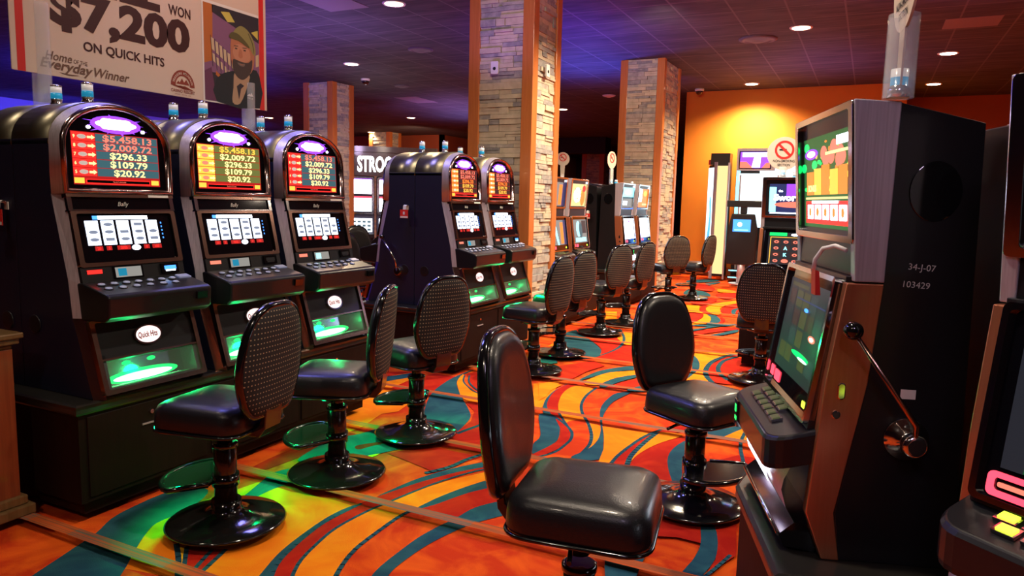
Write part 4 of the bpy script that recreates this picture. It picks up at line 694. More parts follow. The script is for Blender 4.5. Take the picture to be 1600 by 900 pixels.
# ------------------------------------------------------------------ upright video slot machine (two stacked screens)
def pic(b, F, kind, u0, u1, v0, v1, n):
    """what a screen shows, drawn on its face in flat lit colours"""
    R = random.Random(hash(kind) % 1000 if False else sum(map(ord, kind))); W, H = u1 - u0, v1 - v0
    def r(m, a0, a1, c0, c1, k=1): b.use(m); frect(b, F, u0 + a0 * W, u0 + a1 * W, v0 + c0 * H, v0 + c1 * H, n + .0006 * k)
    def e(m, a, c, ra, rc, k=2): b.use(m); fpoly(b, F, ell(u0 + a * W, v0 + c * H, ra * W, rc * H, 16), n + .0006 * k)
    if kind == 'greenreel':
        r('e_gscr', 0, 1, 0, 1, 0); [e('e_green', R.random(), R.uniform(.5, .95), .06, .05, 1) for _ in range(3)]
        [e(R.choice(['d_olive', 'e_gscr', 'e_gold', 'e_orange', 'e_green']), R.uniform(.05, .95), R.uniform(.4, .95), R.uniform(.015, .05), R.uniform(.012, .035), 1.2 + k * .02) for k in range(40)]; e('e_purple', .18, .82, .15, .06, 2); e('e_core', .18, .82, .09, .035, 3); [e('e_salmon', R.uniform(.45, .85), R.uniform(.62, .85), .07, .08, 2) for _ in range(7)]
        r('e_white', .72, .97, .86, .95, 3); r('e_yel', .5, .95, .78, .81, 3)
        for k in range(5): r('e_orange' if k % 2 == 0 else 'e_gold', .08 + .17 * k, .24 + .17 * k, .36, .62 + .03 * (k % 3), 3)
        b.use('e_yel'); ftext(b, F, 'BONUS', u0 + .12 * W, v0 + .40 * H, .07 * H, n + .003, bold=.04)
        r('e_cream', .05, .97, .31, .335, 3); r('e_red', .05, .97, .04, .29, 2)
        for k in range(5): r('e_white', .10 + .17 * k, .23 + .17 * k, .09, .25, 4); e('e_orange', .165 + .17 * k, .17, .03, .05, 5)
        r('e_white', .2, .75, .265, .295, 4)
    elif kind == 'darkreel':
        r('e_dark', 0, 1, 0, 1, 0)
        for k in range(5):
            for q in range(4): r(['d_olive', 'e_dark', 'd_slate', 'e_dark', 'e_blk'][R.randrange(5)], .06 + .18 * k, .22 + .18 * k, .12 + .20 * q, .29 + .20 * q, 1)
        r('d_olive', .06, .5, .92, .96, 1); e('e_salmon', .8, .48, .08, .035, 3); e('e_core', .8, .48, .04, .018, 4); e('e_green', .62, .26, .22, .03, 3); e('e_greenw', .7, .235, .12, .015, 4); e('e_blue', .55, .72, .05, .02, 3)
        r('e_navy', .25, .95, .80, .815, 2)
    elif kind == 'swords':
        r('e_navy', 0, 1, 0, 1, 0); r('e_purple', .3, .75, .55, 1, 1); r('e_blue', .75, 1, .5, 1, 1); r('e_cyan', .0, .12, .08, .9, 1); r('e_cyan', .9, 1, .1, .95, 1); e('e_salmon', .45, .32, .36, .10, 2)
        b.use('e_white'); ftext(b, F, 'the', u0 + .16 * W, v0 + .74 * H, .07 * H, n + .003, bold=.03); ftext(b, F, 'Swordsman', u0 + .08 * W, v0 + .46 * H, .20 * H, n + .003, w=.86 * W, bold=.045)
        r('e_white', .02, .98, .02, .06, 2); e('e_cyan', .70, .2, .14, .05, 2); e('e_red', .85, .13, .10, .06, 2)
    elif kind == 'icons':
        r('e_dark', 0, 1, 0, 1, 0); r('e_green', .02, .36, .90, 1, 1); e('e_white', .52, .94, .08, .04, 1); r('e_teal', .64, 1, .88, 1, 1); r('e_gold', .04, 1, .845, .86, 1); r('e_gold', .04, .055, .0, .86, 1)
        for k in range(5):
            for q in range(4):
                r('e_blk' if (k + q) % 2 else 'e_dark', .08 + .185 * k, .25 + .185 * k, .02 + .2 * q, .20 + .2 * q, 1)
                if k in (1, 3) and q in (1, 2): b.use('e_cyan' if k == 1 else 'e_blue'); ftext(b, F, 'AK'[q % 2] if k == 1 else 'A', u0 + (.165 + .185 * k) * W, v0 + (.06 + .2 * q) * H, .10 * H, n + .003, al='c', bold=.04)
                elif k in (1, 3) and q == 0: e('e_salmon' if k == 1 else 'e_green', .165 + .185 * k, .11, .07, .06, 2)
                else: e('e_salmon', .165 + .185 * k, .11 + .2 * q, .05, .045, 2); e('e_dark', .165 + .185 * k, .105 + .2 * q, .022, .02, 3)
    elif kind == 'whitegame':
        r('e_white', 0, 1, 0, 1, 0)
        for k in range(26): e(R.choice(['e_grey', 'e_cream', 'e_salmon', 'e_purple', 'e_grey']), R.uniform(.08, .92), R.uniform(.08, .92), R.uniform(.02, .07), R.uniform(.02, .05), 1 + k * .05)
    elif kind == 'redgame':
        r('e_cream', 0, 1, 0, 1, 0); e('e_orange', .78, .4, .16, .38, 1); e('e_red', .85, .8, .12, .15, 1.1); e('e_white', .4, .5, .24, .34, 2)
        for k in range(14): e(R.choice(['e_salmon', 'e_gold', 'e_grey']), R.uniform(.2, .7), R.uniform(.2, .8), .04, .03, 3 + .1 * k)
    elif kind == 'strips':
        r('e_grey', 0, 1, 0, 1, 0); b.use('e_cyan'); fpoly(b, F, [(u0 + W * .1, v0 + H), (u0 + W * .3, v0 + H), (u0 + W * .5, v0), (u0 + W * .4, v0)], n + .001)
        r('e_orange', .62, .82, .05, .9, 1); r('e_navy', .84, 1, 0, 1, 1); r('e_cream', .0, .08, .2, 1, 1)
    elif kind == 'curve':
        r('e_grey', 0, 1, 0, 1, 0); e('e_cyan', .35, .6, .16, .34, 1); e('e_teal', .52, .55, .13, .34, 2); r('e_blk', .62, .95, .4, .95, 1); r('e_cyan', .1, .9, .05, .22, 1)
    elif kind == 'cyan':
        r('e_cyan', 0, 1, .5, 1, 0); r('e_teal', 0, 1, .42, .52, 1); r('e_grey', 0, 1, 0, .42, 0); r('e_white', .1, .5, .1, .3, 1); e('e_white', .5, .75, .3, .12, 2)
    elif kind == 'amber':
        r('e_orange', 0, 1, 0, 1, 0); r('e_white', 0, .38, .3, 1, 1); e('e_gold', .7, .75, .2, .16, 2); r('e_cream', .45, .95, .1, .2, 2)
    elif kind == 'emerald':
        r('e_gscr', 0, 1, 0, 1, 0); [e(R.choice(['e_dark', 'e_dark', 'e_gscr', 'd_olive', 'e_green']), R.uniform(.04, .96), R.uniform(.03, .97), R.uniform(.01, .05), R.uniform(.01, .05), 1 + .02 * k) for k in range(160)]; r('e_dark', 0, .10, 0, 1, 6)
def make_video(label, top, low, name='slot_machine', lever=False, bar=False, led=True, keyc='key', belly='e_white', numbers=None, bills='e_grey', gloss='steel', corner_led=True, wide=.29, tk='e_pinkred'):
    t = thing(name, label, 'slot machine'); W = wide
    b = MB('black'); body = [(-.335, 0), (-.31, 1.148), (-.11, 1.196), (-.104, .748), (-.086, .484), (-.03, .13), (-.05, 0)]
    b.prism(body, -W, W); b.box((-.11, -W + .02, .76), (-.035, W - .02, 1.19)); b.box((-.10, -W + .02, .50), (-.02, W - .02, .76)); b.box((-.06, -W + .02, .0), (.0, W - .02, .5))
    for s in (-1, 1):
        F = Fr((-.208, s * W, .98), (-s, 0, 0), (0, 0, 1)); b.use('gloss'); fsolid(b, F, ell(0, 0, .062, .075, 32), -.001, .003); b.use('black')
        b.use('greytext') if s > 0 and numbers else None
        if s > 0 and numbers:
            b.use('greytext'); G_ = Fr((-.148, W, .785), (-1, 0, -.06), (-.06, 0, 1)); ftext(b, G_, numbers[0], .012, 0, .016, .002); ftext(b, G_, numbers[1], .006, -.045, .016, .002)
        b.use('white'); frect(b, Fr((0, s * W, 0), (-s, 0, 0), (0, 0, 1)), *( (.168, .205) if s > 0 else (-.205, -.168)), .45, .475, .002) if numbers else None; b.use('black')
    b.build('cabinet', t, bevel=.003)
    up = [(0, 1.205), (-.112, 1.198), (-.106, .748), (-.034, .748)]; lo = [(-.016, .744), (-.106, .744), (-.086, .484), (-.028, .13), (-.05, .0), (-.005, .0), (.043, .126), (.018, .478)]
    for s in (-1, 1):
        a, c = (s * W, s * (W + .004)); b = MB(gloss); b.prism(up, min(s * (W - .03), c), max(s * (W - .03), c)); b.build('upper_side_trim', t, bevel=.003)
        b = MB('lowtrim'); b.prism(lo, min(s * (W - .03), c), max(s * (W - .03), c))
        F = Fr((0, c, 0), (-s, 0, 0), (0, 0, 1)); b.use('chrome'); fsolid(b, F, rrect(.012 if s > 0 else -.032, .032 if s > 0 else -.012, .44, .485, .009), 0, .006); fsolid(b, F, ell(.012 * s, .40, .012, .012, 18), 0, .008)
        b.build('lower_side_trim', t, bevel=.003)
    # upper screen
    F = Fr((-.033, 0, .745), (0, 1, 0), (.034, 0, .455)); TV = .455
    b = MB('black'); fbox(b, F, -W + .03, W - .03, .09, TV, -.06, -.012); b.build('screen_shroud', t)
    b = MB('chrome'); o_ = rrect(-W + .001, W - .001, .098, TV + .006, .012); i_ = rrect(-W + .034, W - .034, .118, TV - .014, .010); frame(b, F, o_, i_, -.03, .004); b.build('upper_bezel', t, bevel=.002)
    b = MB('e_dark'); pic(b, F, top, -W + .06, W - .04, .130, TV - .055, -.010)
    if corner_led: b.use('e_white'); frect(b, F, W - .075, W - .05, TV - .05, TV - .025, -.009)
    b.build('upper_screen', t, recalc=False)
    b = MB('acrylic'); frect(b, F, -W + .034, W - .034, .118, TV - .014, -.004)
    b = MB('black'); fbox(b, F, -W + .03, W - .03, .0, .095, -.10, -.022); b.use('gloss'); fbox(b, F, -.15, -.02, .02, .08, -.03, -.012); b.use(bills); frect(b, F, -.125, -.05, .032, .07, -.0115); b.use('white'); frect(b, F, .14, .2, .06, .09, -.0215); frect(b, F, -.245, -.21, .04, .062, -.0215); b.use('e_green'); frect(b, F, -.05, .08, .084, .090, -.0215)
    b.build('bill_panel', t, recalc=False)
    # lower leaning screen
    P0, P1 = Vector((.048, 0, .375)), Vector((-.004, 0, .742)); L = (P1 - P0).length; F = Fr(P0, (0, 1, 0), P1 - P0); y0, y1 = -W + .03, W - .03
    b = MB('black'); fbox(b, F, y0, y1, -.03, L, -.06, -.006); b.build('lower_shroud', t)
    b = MB('chrome'); frame(b, F, rrect(y0, y1, -.02, L + .012, .016), rrect(y0 + .014, y1 - .014, -.008, L - .002, .012), -.02, .008); b.build('lower_bezel', t)
    b = MB('glass_black'); frect(b, F, y0 + .012, y1 - .012, -.01, L, -.004); pic(b, F, low, y0 + .05, y1 - .035, .055, L - .03, -.003)
    b.use(tk)
    if bar: frame(b, F, rrect(y0 + .03, y0 + .30, -.004, .045, .012), rrect(y0 + .042, y0 + .288, .008, .034, .008), -.004, .002); b.use('e_salmon'); fpoly(b, F, rrect(y0 + .05, y0 + .28, .016, .026, .004), .0)
    else: fpoly(b, F, rrect(y0 + .03, y0 + .075, .012, .045, .006), -.002); fpoly(b, F, rrect(y0 + .09, y0 + .16, .008, .042, .006), -.002)
    b.use('e_ambg'); fpoly(b, F, rrect(y1 - .085, y1 - .05, .01, .028, .005), -.002)
    b.build('lower_screen', t, recalc=False)
    # button deck, rounded nose
    n = 14; out = [(.02, -W + .012)] + [(.085 + .062 * math.cos(a), -(W - .075) + .062 * math.sin(a)) for a in [-PI / 2 + PI / 2 * k / 5 for k in range(6)]] + [(.085 + .062 * math.cos(a), (W - .075) + .062 * math.sin(a)) for a in [PI / 2 * k / 5 for k in range(6)]] + [(.02, W - .012)]
    sl = lambda x, z: z - (x - .03) * .28
    b = MB('black'); b.smooth = False; b.loft([[(x, y, sl(x, .255)) for x, y in out], [(x * 1.02, y, sl(x, .27)) for x, y in out], [(x * 1.02, y, sl(x, .335)) for x, y in out], [(x * .97, y * .985, sl(x, .347)) for x, y in out]]); b.use('steel'); b.box((.10, -.17, .245), (.148, -.07, .30)); deck = b.build('button_deck', t, bevel=.004)
    D = Fr((.05, 0, sl(.05, .3475)), (0, 1, 0), (-1, 0, .28)); first = None
    M.setdefault('key', mat('olive_key', (.05, .05, .03), .15, emit=(.25, .28, .12), es=.22)); M.setdefault('keyb', mat('key_rim', (.6, .6, .6), .15, 1.))
    for r in range(2):
        for k in range(5 if r == 0 else 6):
            o = None
            if first is None:
                q = MB('keyb'); q.box((-.016, -.022, 0), (.016, .022, .007)); q.use(keyc); q.box((-.011, -.016, .007), (.011, .016, .010)); first = q.build('button', deck); o = first
            else: o = first.copy(); COL.objects.link(o); o.parent = deck
            o.location = D.p(-.17 + k * .055 + r * .02, -.012 - r * .037, 0); o.rotation_euler = (0, math.radians(15.6), 0)
    b = MB('gloss'); F = Fr((.148, W - .12 if False else -W + .1, .27), (0, 1, 0), (0, 0, 1)); fbox(b, F, -.012, .035, -.055, .03, -.02, .008); b.use('e_green'); frect(b, F, -.004, .02, -.01, .015, .009); frect(b, F, .0, .03, -.035, -.022, .009); b.build('player_light', deck, recalc=False) if led else None
    # belly: concave lit panel
    b = MB('steel'); b.smooth = True; pr = [(.075, .245), (.095, .20), (.10, .17), (.085, .12), (.06, .08)]
    b.loft([[(x, y, z) for x, z in pr] for y in (-W + .035, W - .035)], caps=False, closed=False); b.smooth = False; b.build('belly_panel', t)
    b = MB(belly); b.smooth = True; b.loft([[(x + .002, y, z) for x, z in ((.082, .240), (.102, .2), (.107, .17), (.096, .13))] for y in (-W + .06, W - .20)], caps=False, closed=False); b.build('belly_light', t)
    b = MB('gloss'); b.smooth = False; b.prism([(.0, .08), (.062, .08), (.10, .045), (.085, .012), (0, 0)], -W + .032, W - .032); b.use('chrome'); b.tube([(.10, -W + .035, .045), (.10, W - .035, .045)], .006); b.build('lower_door', t, recalc=False)
    if lever:
        b = MB('chrome'); F = Fr((-.19, W, .345), (-1, 0, 0), (0, 0, 1)); T = Matrix.Translation((-.19, W, .345)) @ Matrix.Rotation(-PI / 2, 4, 'X')
        b.lathe([(.055, 0), (.055, .008), (.035, .012), (.032, .03), (.026, .032), (.026, .05), (.032, .052), (.03, .07), (.02, .074)], n=28, T=T); hub = b.build('lever_hub', t)
        b = MB('copper'); p0 = Vector((-.19, W + .06, .345)); p1 = Vector((-.185, W + .07, .40)); p2 = Vector((-.035, W + .055, .615)); b.tube([p0, p1, p2], [.009, .0075, .006], 10); b.build('lever_rod', t)
        b = MB('gloss'); T = Matrix.Translation(p2 + (p2 - p1).normalized() * .018); b.lathe([(.024 * math.sin(a), -.024 * math.cos(a)) for a in [PI * k / 12 for k in range(13)]], n=24, T=T, caps=False); b.build('lever_knob', t)
        b = MB('white'); b.tube([(-.022, .25, .825), (.0, .225, .835), (.022, .195, .825), (.034, .175, .795), (.036, .168, .762)], .006); b.build('card_strap', t); b = MB('signred'); b.prism([(.022, .70), (.030, .765), (.040, .768), (.036, .70)], .165, .205); b.build('red_card', t)
    return t
def lamp_on(t, x, y, z):
    b = MB('chrome'); b.lathe([(.026, 0), (.026, .012), (.022, .016), (.022, .03)], (x, y, z), n=18); b.use('blueband'); b.lathe([(.022, .03), (.022, .055)], (x, y, z), n=18); b.use('lampwhite'); b.lathe([(.021, .057), (.021, .085)], (x, y, z), n=18); b.use('chrome'); b.lathe([(.022, .085), (.012, .095)], (x, y, z), n=18); b.build('candle_lamp', t)

RZ = 198.2
R1 = put(make_video('large right-hand slot machine with lever and the number 34-J-07 on its dark side', 'greenreel', 'darkreel', lever=True, numbers=('34-J-07', '103429')), -.147, 2.305, .47, RZ)
def rloc(fx, ry): a = math.radians(RZ); return (-.147 + fx * math.cos(a) - ry * math.sin(a), 2.305 + fx * math.sin(a) + ry * math.cos(a))
put(make_video('slot machine cut off by the right edge, red strip and yellow keys below its screen', 'emerald', 'emerald', tk='e_pinkred', bar=True, led=False, keyc='e_ambg'), .455, 1.575, .47, 229.6)
x, y = rloc(-.70, .10)
put(make_video('slot machine turned away behind the large one with the lever', 'emerald', 'darkreel'), x, y, .47, RZ + 180)
SM = put(make_video('lone slot machine in the middle distance with a blue and purple sword game title', 'swords', 'icons'), -.60, 6.92, .47, -93)
# two tall-screen banks beyond the pillar
v1 = put(make_video('tall-screen slot machine half hidden behind the big stone pillar', 'strips', 'strips'), -3.21, 7.72, .49, 0)
v2 = put(make_video('tall-screen slot machine with bright red and white upper screen, beyond the big pillar', 'redgame', 'curve', bills='e_blue'), -3.21, 8.42, .49, 0)
v3 = put(make_video('tall-screen slot machine with pale blue upper screen, by the second stone pillar', 'cyan', 'whitegame', bills='e_cyan'), -3.06, 9.95, .49, 0)
v4 = put(make_video('tall-screen slot machine with orange and white upper screen, by the second stone pillar', 'amber', 'whitegame', bills='e_grey'), -3.06, 10.72, .49, 0)
v5 = put(make_video('dark-sided slot machine facing away with red card, back to back with pale blue one', 'cyan', 'whitegame', lever=True), -3.75, 9.95, .49, 180)
put(make_video('slot machine facing away, back to back with the orange and white one', 'cyan', 'whitegame'), -3.75, 10.72, .49, 180)
side_tag(v5, -.20, 1, .80, .29)
for t_ in (v1, v3, v4): lamp_on(t_, -.2, .0, 1.165)
lamp_on(SM, -.2, -.05, 1.165)
stand('dark stand with a chamfered corner under the large lever machine', [rloc(.14, .40), rloc(.14, -.2), rloc(-.02, -.59), rloc(-1.12, -.59), rloc(-1.12, .40)], .47, [])
stand('dark stand under the machine cut off by the right edge', [(.14, 1.62), (.62, 1.04), (1.04, 1.40), (.57, 1.97)], .47, [])
stand('dark stand under the lone machine with the blue game title, behind the dotted stool back', [(-1.0, 6.66), (-.18, 6.62), (-.18, 7.35), (-1.0, 7.35)], .47, [((-1.0, 6.68), (1, -.04), [(.03, .40), (.42, .79)])])
stand('low dark stand under the two tall-screen machines beyond the big pillar', [(-3.05, 7.36), (-3.05, 8.80), (-3.65, 8.80), (-3.65, 7.36)], .49, [((-3.07, 7.36), (0, 1), [(.03, .71), (.73, 1.4)])])
stand('dark red stand under the pair of screens at the second stone pillar', [(-2.93, 9.58), (-2.93, 11.15), (-3.90, 11.15), (-3.90, 9.58)], .49, [((-2.95, 9.58), (0, 1), [(.05, .76), (.78, 1.5)])])

# ------------------------------------------------------------------ the winner banner on clear tubes
t = thing('winner_banner', 'big cream banner above the left machines reading $7,200, with a bearded man pictured', 'banner', (-3.66, 2.10, 1.961))
F = Fr((0, 0, 0), (0, 1, 0), (0, 0, 1)); BW, BH = 1.61, .92
b = MB('sign'); fbox(b, F, 0, BW, 0, BH, -.008, 0); bd = b.build('board', t, bevel=.002)
for a, c in ((.025, .062), (BW - .062, BW - .022)): b = MB('signred'); fbox(b, F, a, c, 0, BH, 0, .0012); b.build('red_stripe', t)
b = MB('ink'); n = .002
ftext(b, F, '$7,200', .19, .262, .165, n, w=.815, bold=.045); ftext(b, F, 'ON QUICK HITS', .352, .152, .046, n, w=.475, bold=.02)
ftext(b, F, 'BILL', .36, .455, .165, n, w=.45, bold=.045); ftext(b, F, 'WON', .864, .452, .055, n, w=.15, bold=.02); b.build('headline', t)
b = MB('ink2'); ftext(b, F, 'Home', .155, .078, .042, n, w=.135, bold=.008, shear=.3, dy=-.02); ftext(b, F, 'OF THE', .298, .078, .020, n, w=.072, dy=-.02)
ftext(b, F, 'Everyday', .128, .038, .046, n + .0004, w=.27, bold=.022, shear=.3, dy=-.03); ftext(b, F, 'Winner', .405, .030, .046, n + .0006, w=.20, bold=.014, shear=.3)
sw = [(.22 + .11 * k / 8, .022 - .008 * math.sin(PI * k / 8)) for k in range(9)]; fpoly(b, F, sw + [(a, c + .006 * math.sin(PI * k / 8)) for k, (a, c) in reversed(list(enumerate(sw)))], n); b.build('slogan', t, recalc=False)
b = MB('rust_ink'); cx, cy = .948, .062                             # half-round mountain emblem
pts = [(cx + .082 * math.cos(PI * k / 16), cy + .092 * math.sin(PI * k / 16)) for k in range(17)] + [(cx + .050 * math.cos(PI * k / 16), cy + .058 * math.sin(PI * k / 16)) for k in range(16, -1, -1)]
fpoly(b, F, pts, n)
for k, ch in enumerate('TREASURE MOUNTAIN'):
    a = PI - .30 - (PI - .6) * k / 16; Fc = Fr(F.p(cx + .066 * math.cos(a), cy + .074 * math.sin(a), 0), F.u * math.sin(a) - F.v * math.cos(a), F.u * math.cos(a) + F.v * math.sin(a))
    if ch != ' ': b.use('sign'); ftext(b, Fc, ch, 0, -.007, .013, n + .0008, al='c', bold=.02)
b.use('rust_ink'); fpoly(b, F, [(cx - .045, cy + .01), (cx - .032, cy + .028), (cx - .022, cy + .018), (cx - .006, cy + .045), (cx + .008, cy + .022), (cx + .024, cy + .04), (cx + .045, cy + .01)], n)
for k in range(3): fpoly(b, F, [(cx - .075 + k * .03, cy - .002), (cx - .045 + k * .03, cy + .002), (cx + .03 + k * .022, cy - .016), (cx + .01 + k * .022, cy - .018)], n)
ftext(b, F, 'CASINO RESORT', cx, .024, .017, n, w=.165, al='c', bold=.015); ftext(b, F, 'BINGO · HOTEL · SPA', cx, .010, .006, n, w=.11, al='c'); b.build('emblem', t, recalc=False)
# the photograph on the banner: a man in a cap among slot machines
for nm, c in (('ph_amber', (.45, .14, .03)), ('ph_violet', (.22, .10, .20)), ('ph_dark', (.03, .025, .035)), ('ph_cream', (.55, .45, .28)), ('ph_plum', (.13, .04, .09)), ('ph_cap', (.26, .24, .08)), ('ph_cap2', (.10, .09, .03)), ('ph_skin', (.42, .17, .09)), ('ph_skin2', (.5, .24, .14)), ('ph_beard', (.055, .04, .035)), ('ph_grey', (.16, .13, .11)), ('ph_jacket', (.015, .02, .025)), ('ph_tee', (.42, .28, .17)), ('ph_yel', (.55, .5, .10))):
    M[nm] = mat(nm, c, .5)
b = MB('white'); X0, X1, Y0, Y1 = 1.105, 1.545, .0, .582; frect(b, F, X0 - .012, X1, Y0, Y1 + .015, .0014)
PW, PH = X1 - X0, Y1 - Y0 - .01
def q(m, pts, k): b.use(m); fpoly(b, F, [(X0 + a * PW, Y0 + .008 + c * PH) for a, c in pts], .0016 + .0002 * k)
q('ph_violet', [(0, 0), (1, 0), (1, 1), (0, 1)], 0); q('ph_dark', [(0, 0), (1, 0), (1, .3), (0, .3)], 1); q('ph_amber', [(0, .38), (.14, .42), (.16, 1), (0, 1)], 1); q('ph_dark', [(.15, .92), (1, .72), (1, 1), (.15, 1)], 1); q('ph_yel', [(.3, .95), (.45, .97), (.55, .88), (.42, .86)], 2); q('ph_yel', [(.85, .82), (.98, .86), (.98, .76)], 2)
for k in range(6): q('ph_cream', [(.12 + .07 * k, .66 - .03 * k), (.17 + .07 * k, .65 - .03 * k), (.18 + .07 * k, .52 - .03 * k), (.13 + .07 * k, .54 - .03 * k)], 2); q('ph_cream', [(.14 + .065 * k, .50 - .035 * k), (.18 + .065 * k, .49 - .035 * k), (.19 + .065 * k, .40 - .03 * k), (.15 + .065 * k, .42 - .03 * k)], 3); q('ph_dark', [(.11 + .07 * k, .68 - .03 * k), (.12 + .07 * k, .68 - .03 * k), (.15 + .07 * k, .36 - .03 * k), (.14 + .07 * k, .36 - .03 * k)], 4)
q('ph_plum', [(0, .3), (.12, .35), (.2, 0), (0, 0)], 3); q('ph_amber', [(.2, .32), (.3, .27), (.28, .24), (.19, .28)], 4); q('ph_cream', [(.93, .45), (.99, .47), (.99, .6), (.93, .58)], 3)
q('ph_jacket', crom([(.2, .24), (.42, .34), (.55, .36), (.85, .42), (1., .36), (1., 0), (.2, 0)], 2), 5); q('ph_tee', crom([(.54, .36), (.80, .36), (.76, .22), (.62, .02), (.48, .02), (.5, .18)], 3), 6); q('ph_dark', [(.56, .2), (.60, .06), (.64, .18), (.7, .22), (.63, .24)], 7)
q('ph_skin', crom([(.46, .56), (.48, .70), (.60, .78), (.82, .76), (.90, .66), (.90, .5), (.84, .38), (.70, .32), (.56, .34), (.48, .44)], 4), 8)
q('ph_skin2', crom([(.50, .56), (.55, .64), (.66, .66), (.80, .62), (.82, .52), (.70, .47), (.56, .48)], 4), 9)
q('ph_beard', crom([(.50, .48), (.56, .485), (.66, .475), (.78, .48), (.86, .52), (.84, .40), (.76, .32), (.66, .28), (.56, .31), (.50, .38)], 4), 10); q('ph_grey', crom([(.58, .46), (.66, .455), (.72, .46), (.70, .43), (.62, .43)], 4), 11); q('ph_skin', crom([(.61, .452), (.66, .447), (.70, .452), (.66, .44)], 3), 12)
for a in (.56, .72): q('ph_beard', ell(a, .605, .025, .008, 10), 12); q('ph_beard', [(a - .04, .632), (a + .04, .64), (a + .04, .632), (a - .04, .624)], 12)
q('ph_skin', crom([(.62, .60), (.66, .6), (.68, .53), (.64, .51), (.60, .53)], 3), 12)
q('ph_cap', crom([(.50, .72), (.54, .80), (.66, .86), (.80, .82), (.90, .72), (.93, .60), (.88, .58), (.80, .66), (.64, .72)], 4), 13); q('ph_cap2', crom([(.44, .73), (.50, .77), (.62, .76), (.78, .68), (.80, .64), (.62, .69), (.46, .70)], 4), 14); q('ph_cap2', crom([(.80, .80), (.88, .70), (.90, .60), (.89, .60), (.86, .70), (.79, .79)], 2), 15)
b.use('white'); fpoly(b, F, [(X0 + a * PW, Y0 + c * PH) for a, c in [(.75, .13), (.79, .16), (.81, .145), (.83, .175), (.87, .13)]], .0052); ftext(b, F, 'VALE', X0 + .75 * PW, Y0 + .10 * PH, .010, .0052, w=.05)
b.build('portrait_photo', t, recalc=False)
def clear_tube(t, x, y, z0, z1, r=.043):
    b = MB('acrylic'); b.lathe([(r, z0), (r, z1)], (x, y, 0), n=28, caps=False); b.lathe([(r * .93, z0), (r * .93, z1)], (x, y, 0), n=28, caps=False); b.build('clear_tube', t, recalc=False)
clear_tube(t, -.022, .150, -.150, .34); clear_tube(t, -.022, 1.47, -.150, .16)
# ------------------------------------------------------------------ round no-smoking signs
def nosmoke(label, x, y, z, ang, r=.13, tube=(.034, .26), stick=.3, text=True):
    t = thing('no_smoking_sign', label, 'sign', (x, y, z)); A = math.radians(ang)
    zc = stick + r
    b = MB('sign'); F = Fr((0, 0, 0), (math.cos(A), math.sin(A), 0), (0, 0, 1)); o_ = ell(0, zc, r, r, 40)
    fsolid(b, F, o_, -.003, .003); fsolid(b, F, [(-.022, .03), (.022, .03), (.03, zc - r * .8), (-.03, zc - r * .8)], -.0025, .0025); b.build('sign_blade', t)
    b = MB('signred')
    for s in (1, -1):
        G_ = F if s > 0 else Fr((0, 0, 0), (-math.cos(A), -math.sin(A), 0), (0, 0, 1)); n = .0045; c = zc + r * .22
        b.use('signred'); frame(b, G_, ell(0, c, r * .56, r * .56, 32), ell(0, c, r * .43, r * .43, 32), .003, n); k = r * .35
        b.use('blackink'); frect(b, G_, -r * .3, r * .12, c - r * .05, c + r * .06, n - .0008); b.use('signred'); d = r * .05; fpoly(b, G_, [(-k - d, c + k - d), (-k + d, c + k + d), (k + d, c - k + d), (k - d, c - k - d)], n)
        if text: b.use('blackink'); ftext(b, G_, 'NON-SMOKING', 0, zc - r * .52, r * .15, n, w=r * 1.25, al='c', bold=.02); ftext(b, G_, 'SECTION', 0, zc - r * .75, r * .14, n, w=r * .72, al='c', bold=.02)
    b.build('symbol', t, recalc=False)
    if tube: clear_tube(t, 0, 0, 0, tube[1], tube[0])
    b = MB('chrome'); b.lathe([(.026, .001), (.026, .02), (.02, .03)], n=18); b.use('blueband'); b.lathe([(.02, .03), (.02, .05)], n=18); b.use('lampwhite'); b.lathe([(.02, .05), (.02, .07)], n=18); b.build('inner_lamp', t)
nosmoke('no-smoking sign seen edge-on in a clear tube on the large lever machine', .040, 2.065, 1.676, 100, .13, (.036, .20), .16)
nosmoke('round cream NON-SMOKING SECTION sign with red ring, partly behind the large lever machine', -.745, 7.13, 1.676, 8, .15, (.035, .10), .07)
nosmoke('small round white no-smoking sign on a stick, left of the second stone pillar', -3.52, 8.58, 1.662, 30, .085, (.022, .1), .20, False)
nosmoke('narrow no-smoking sign seen side-on before the second stone pillar', -3.30, 9.85, 1.672, 78, .12, (.03, .22), .22, False)

# ------------------------------------------------------------------ lit kiosk and tower against the orange wall
t = thing('promotion_booth', 'booth of glowing white and cyan panels with a small screen on top', 'display booth', (-2.18, 14.75, 0))
def vb(name, m, x0, x1, y0, y1, z0, z1, bev=.004): b = MB(m); b.box((x0, y0, z0), (x1, y1, z1)); return b.build(name, t, bevel=bev)
vb('back_cabinet', 'black', -.22, .95, .0, .35, .0, 2.25); M['e_boothw'] = emi('booth_white', (.70, .92, 1), 1.7)
vb('lit_panel', 'e_boothw', .22, .93, -.02, .0, 1.05, 2.2); vb('lit_panel', 'e_cyan', -.21, -.14, -.02, .0, .5, 2.2); vb('lit_panel', 'e_boothw', -.16, .62, -.03, -.005, 1.9, 2.05)
vb('poster_panel', 'e_boothw', -.12, .56, -.06, -.02, 1.02, 1.98); 
for x in (-.14, .55): vb('silver_upright', 'steel', x, x + .03, -.07, -.01, .2, 2.02)
b = MB('gloss'); b.box((-.2, -.45, .02), (.5, .0, .10)); b.box((-.2, -.40, .16), (.4, .0, .22)); b.use('e_cyan'); b.box((-.19, -.46, .05), (.0, -.45, .07)); b.box((-.19, -.41, .18), (.0, -.40, .20)); b.build('stepped_base', t, recalc=False)
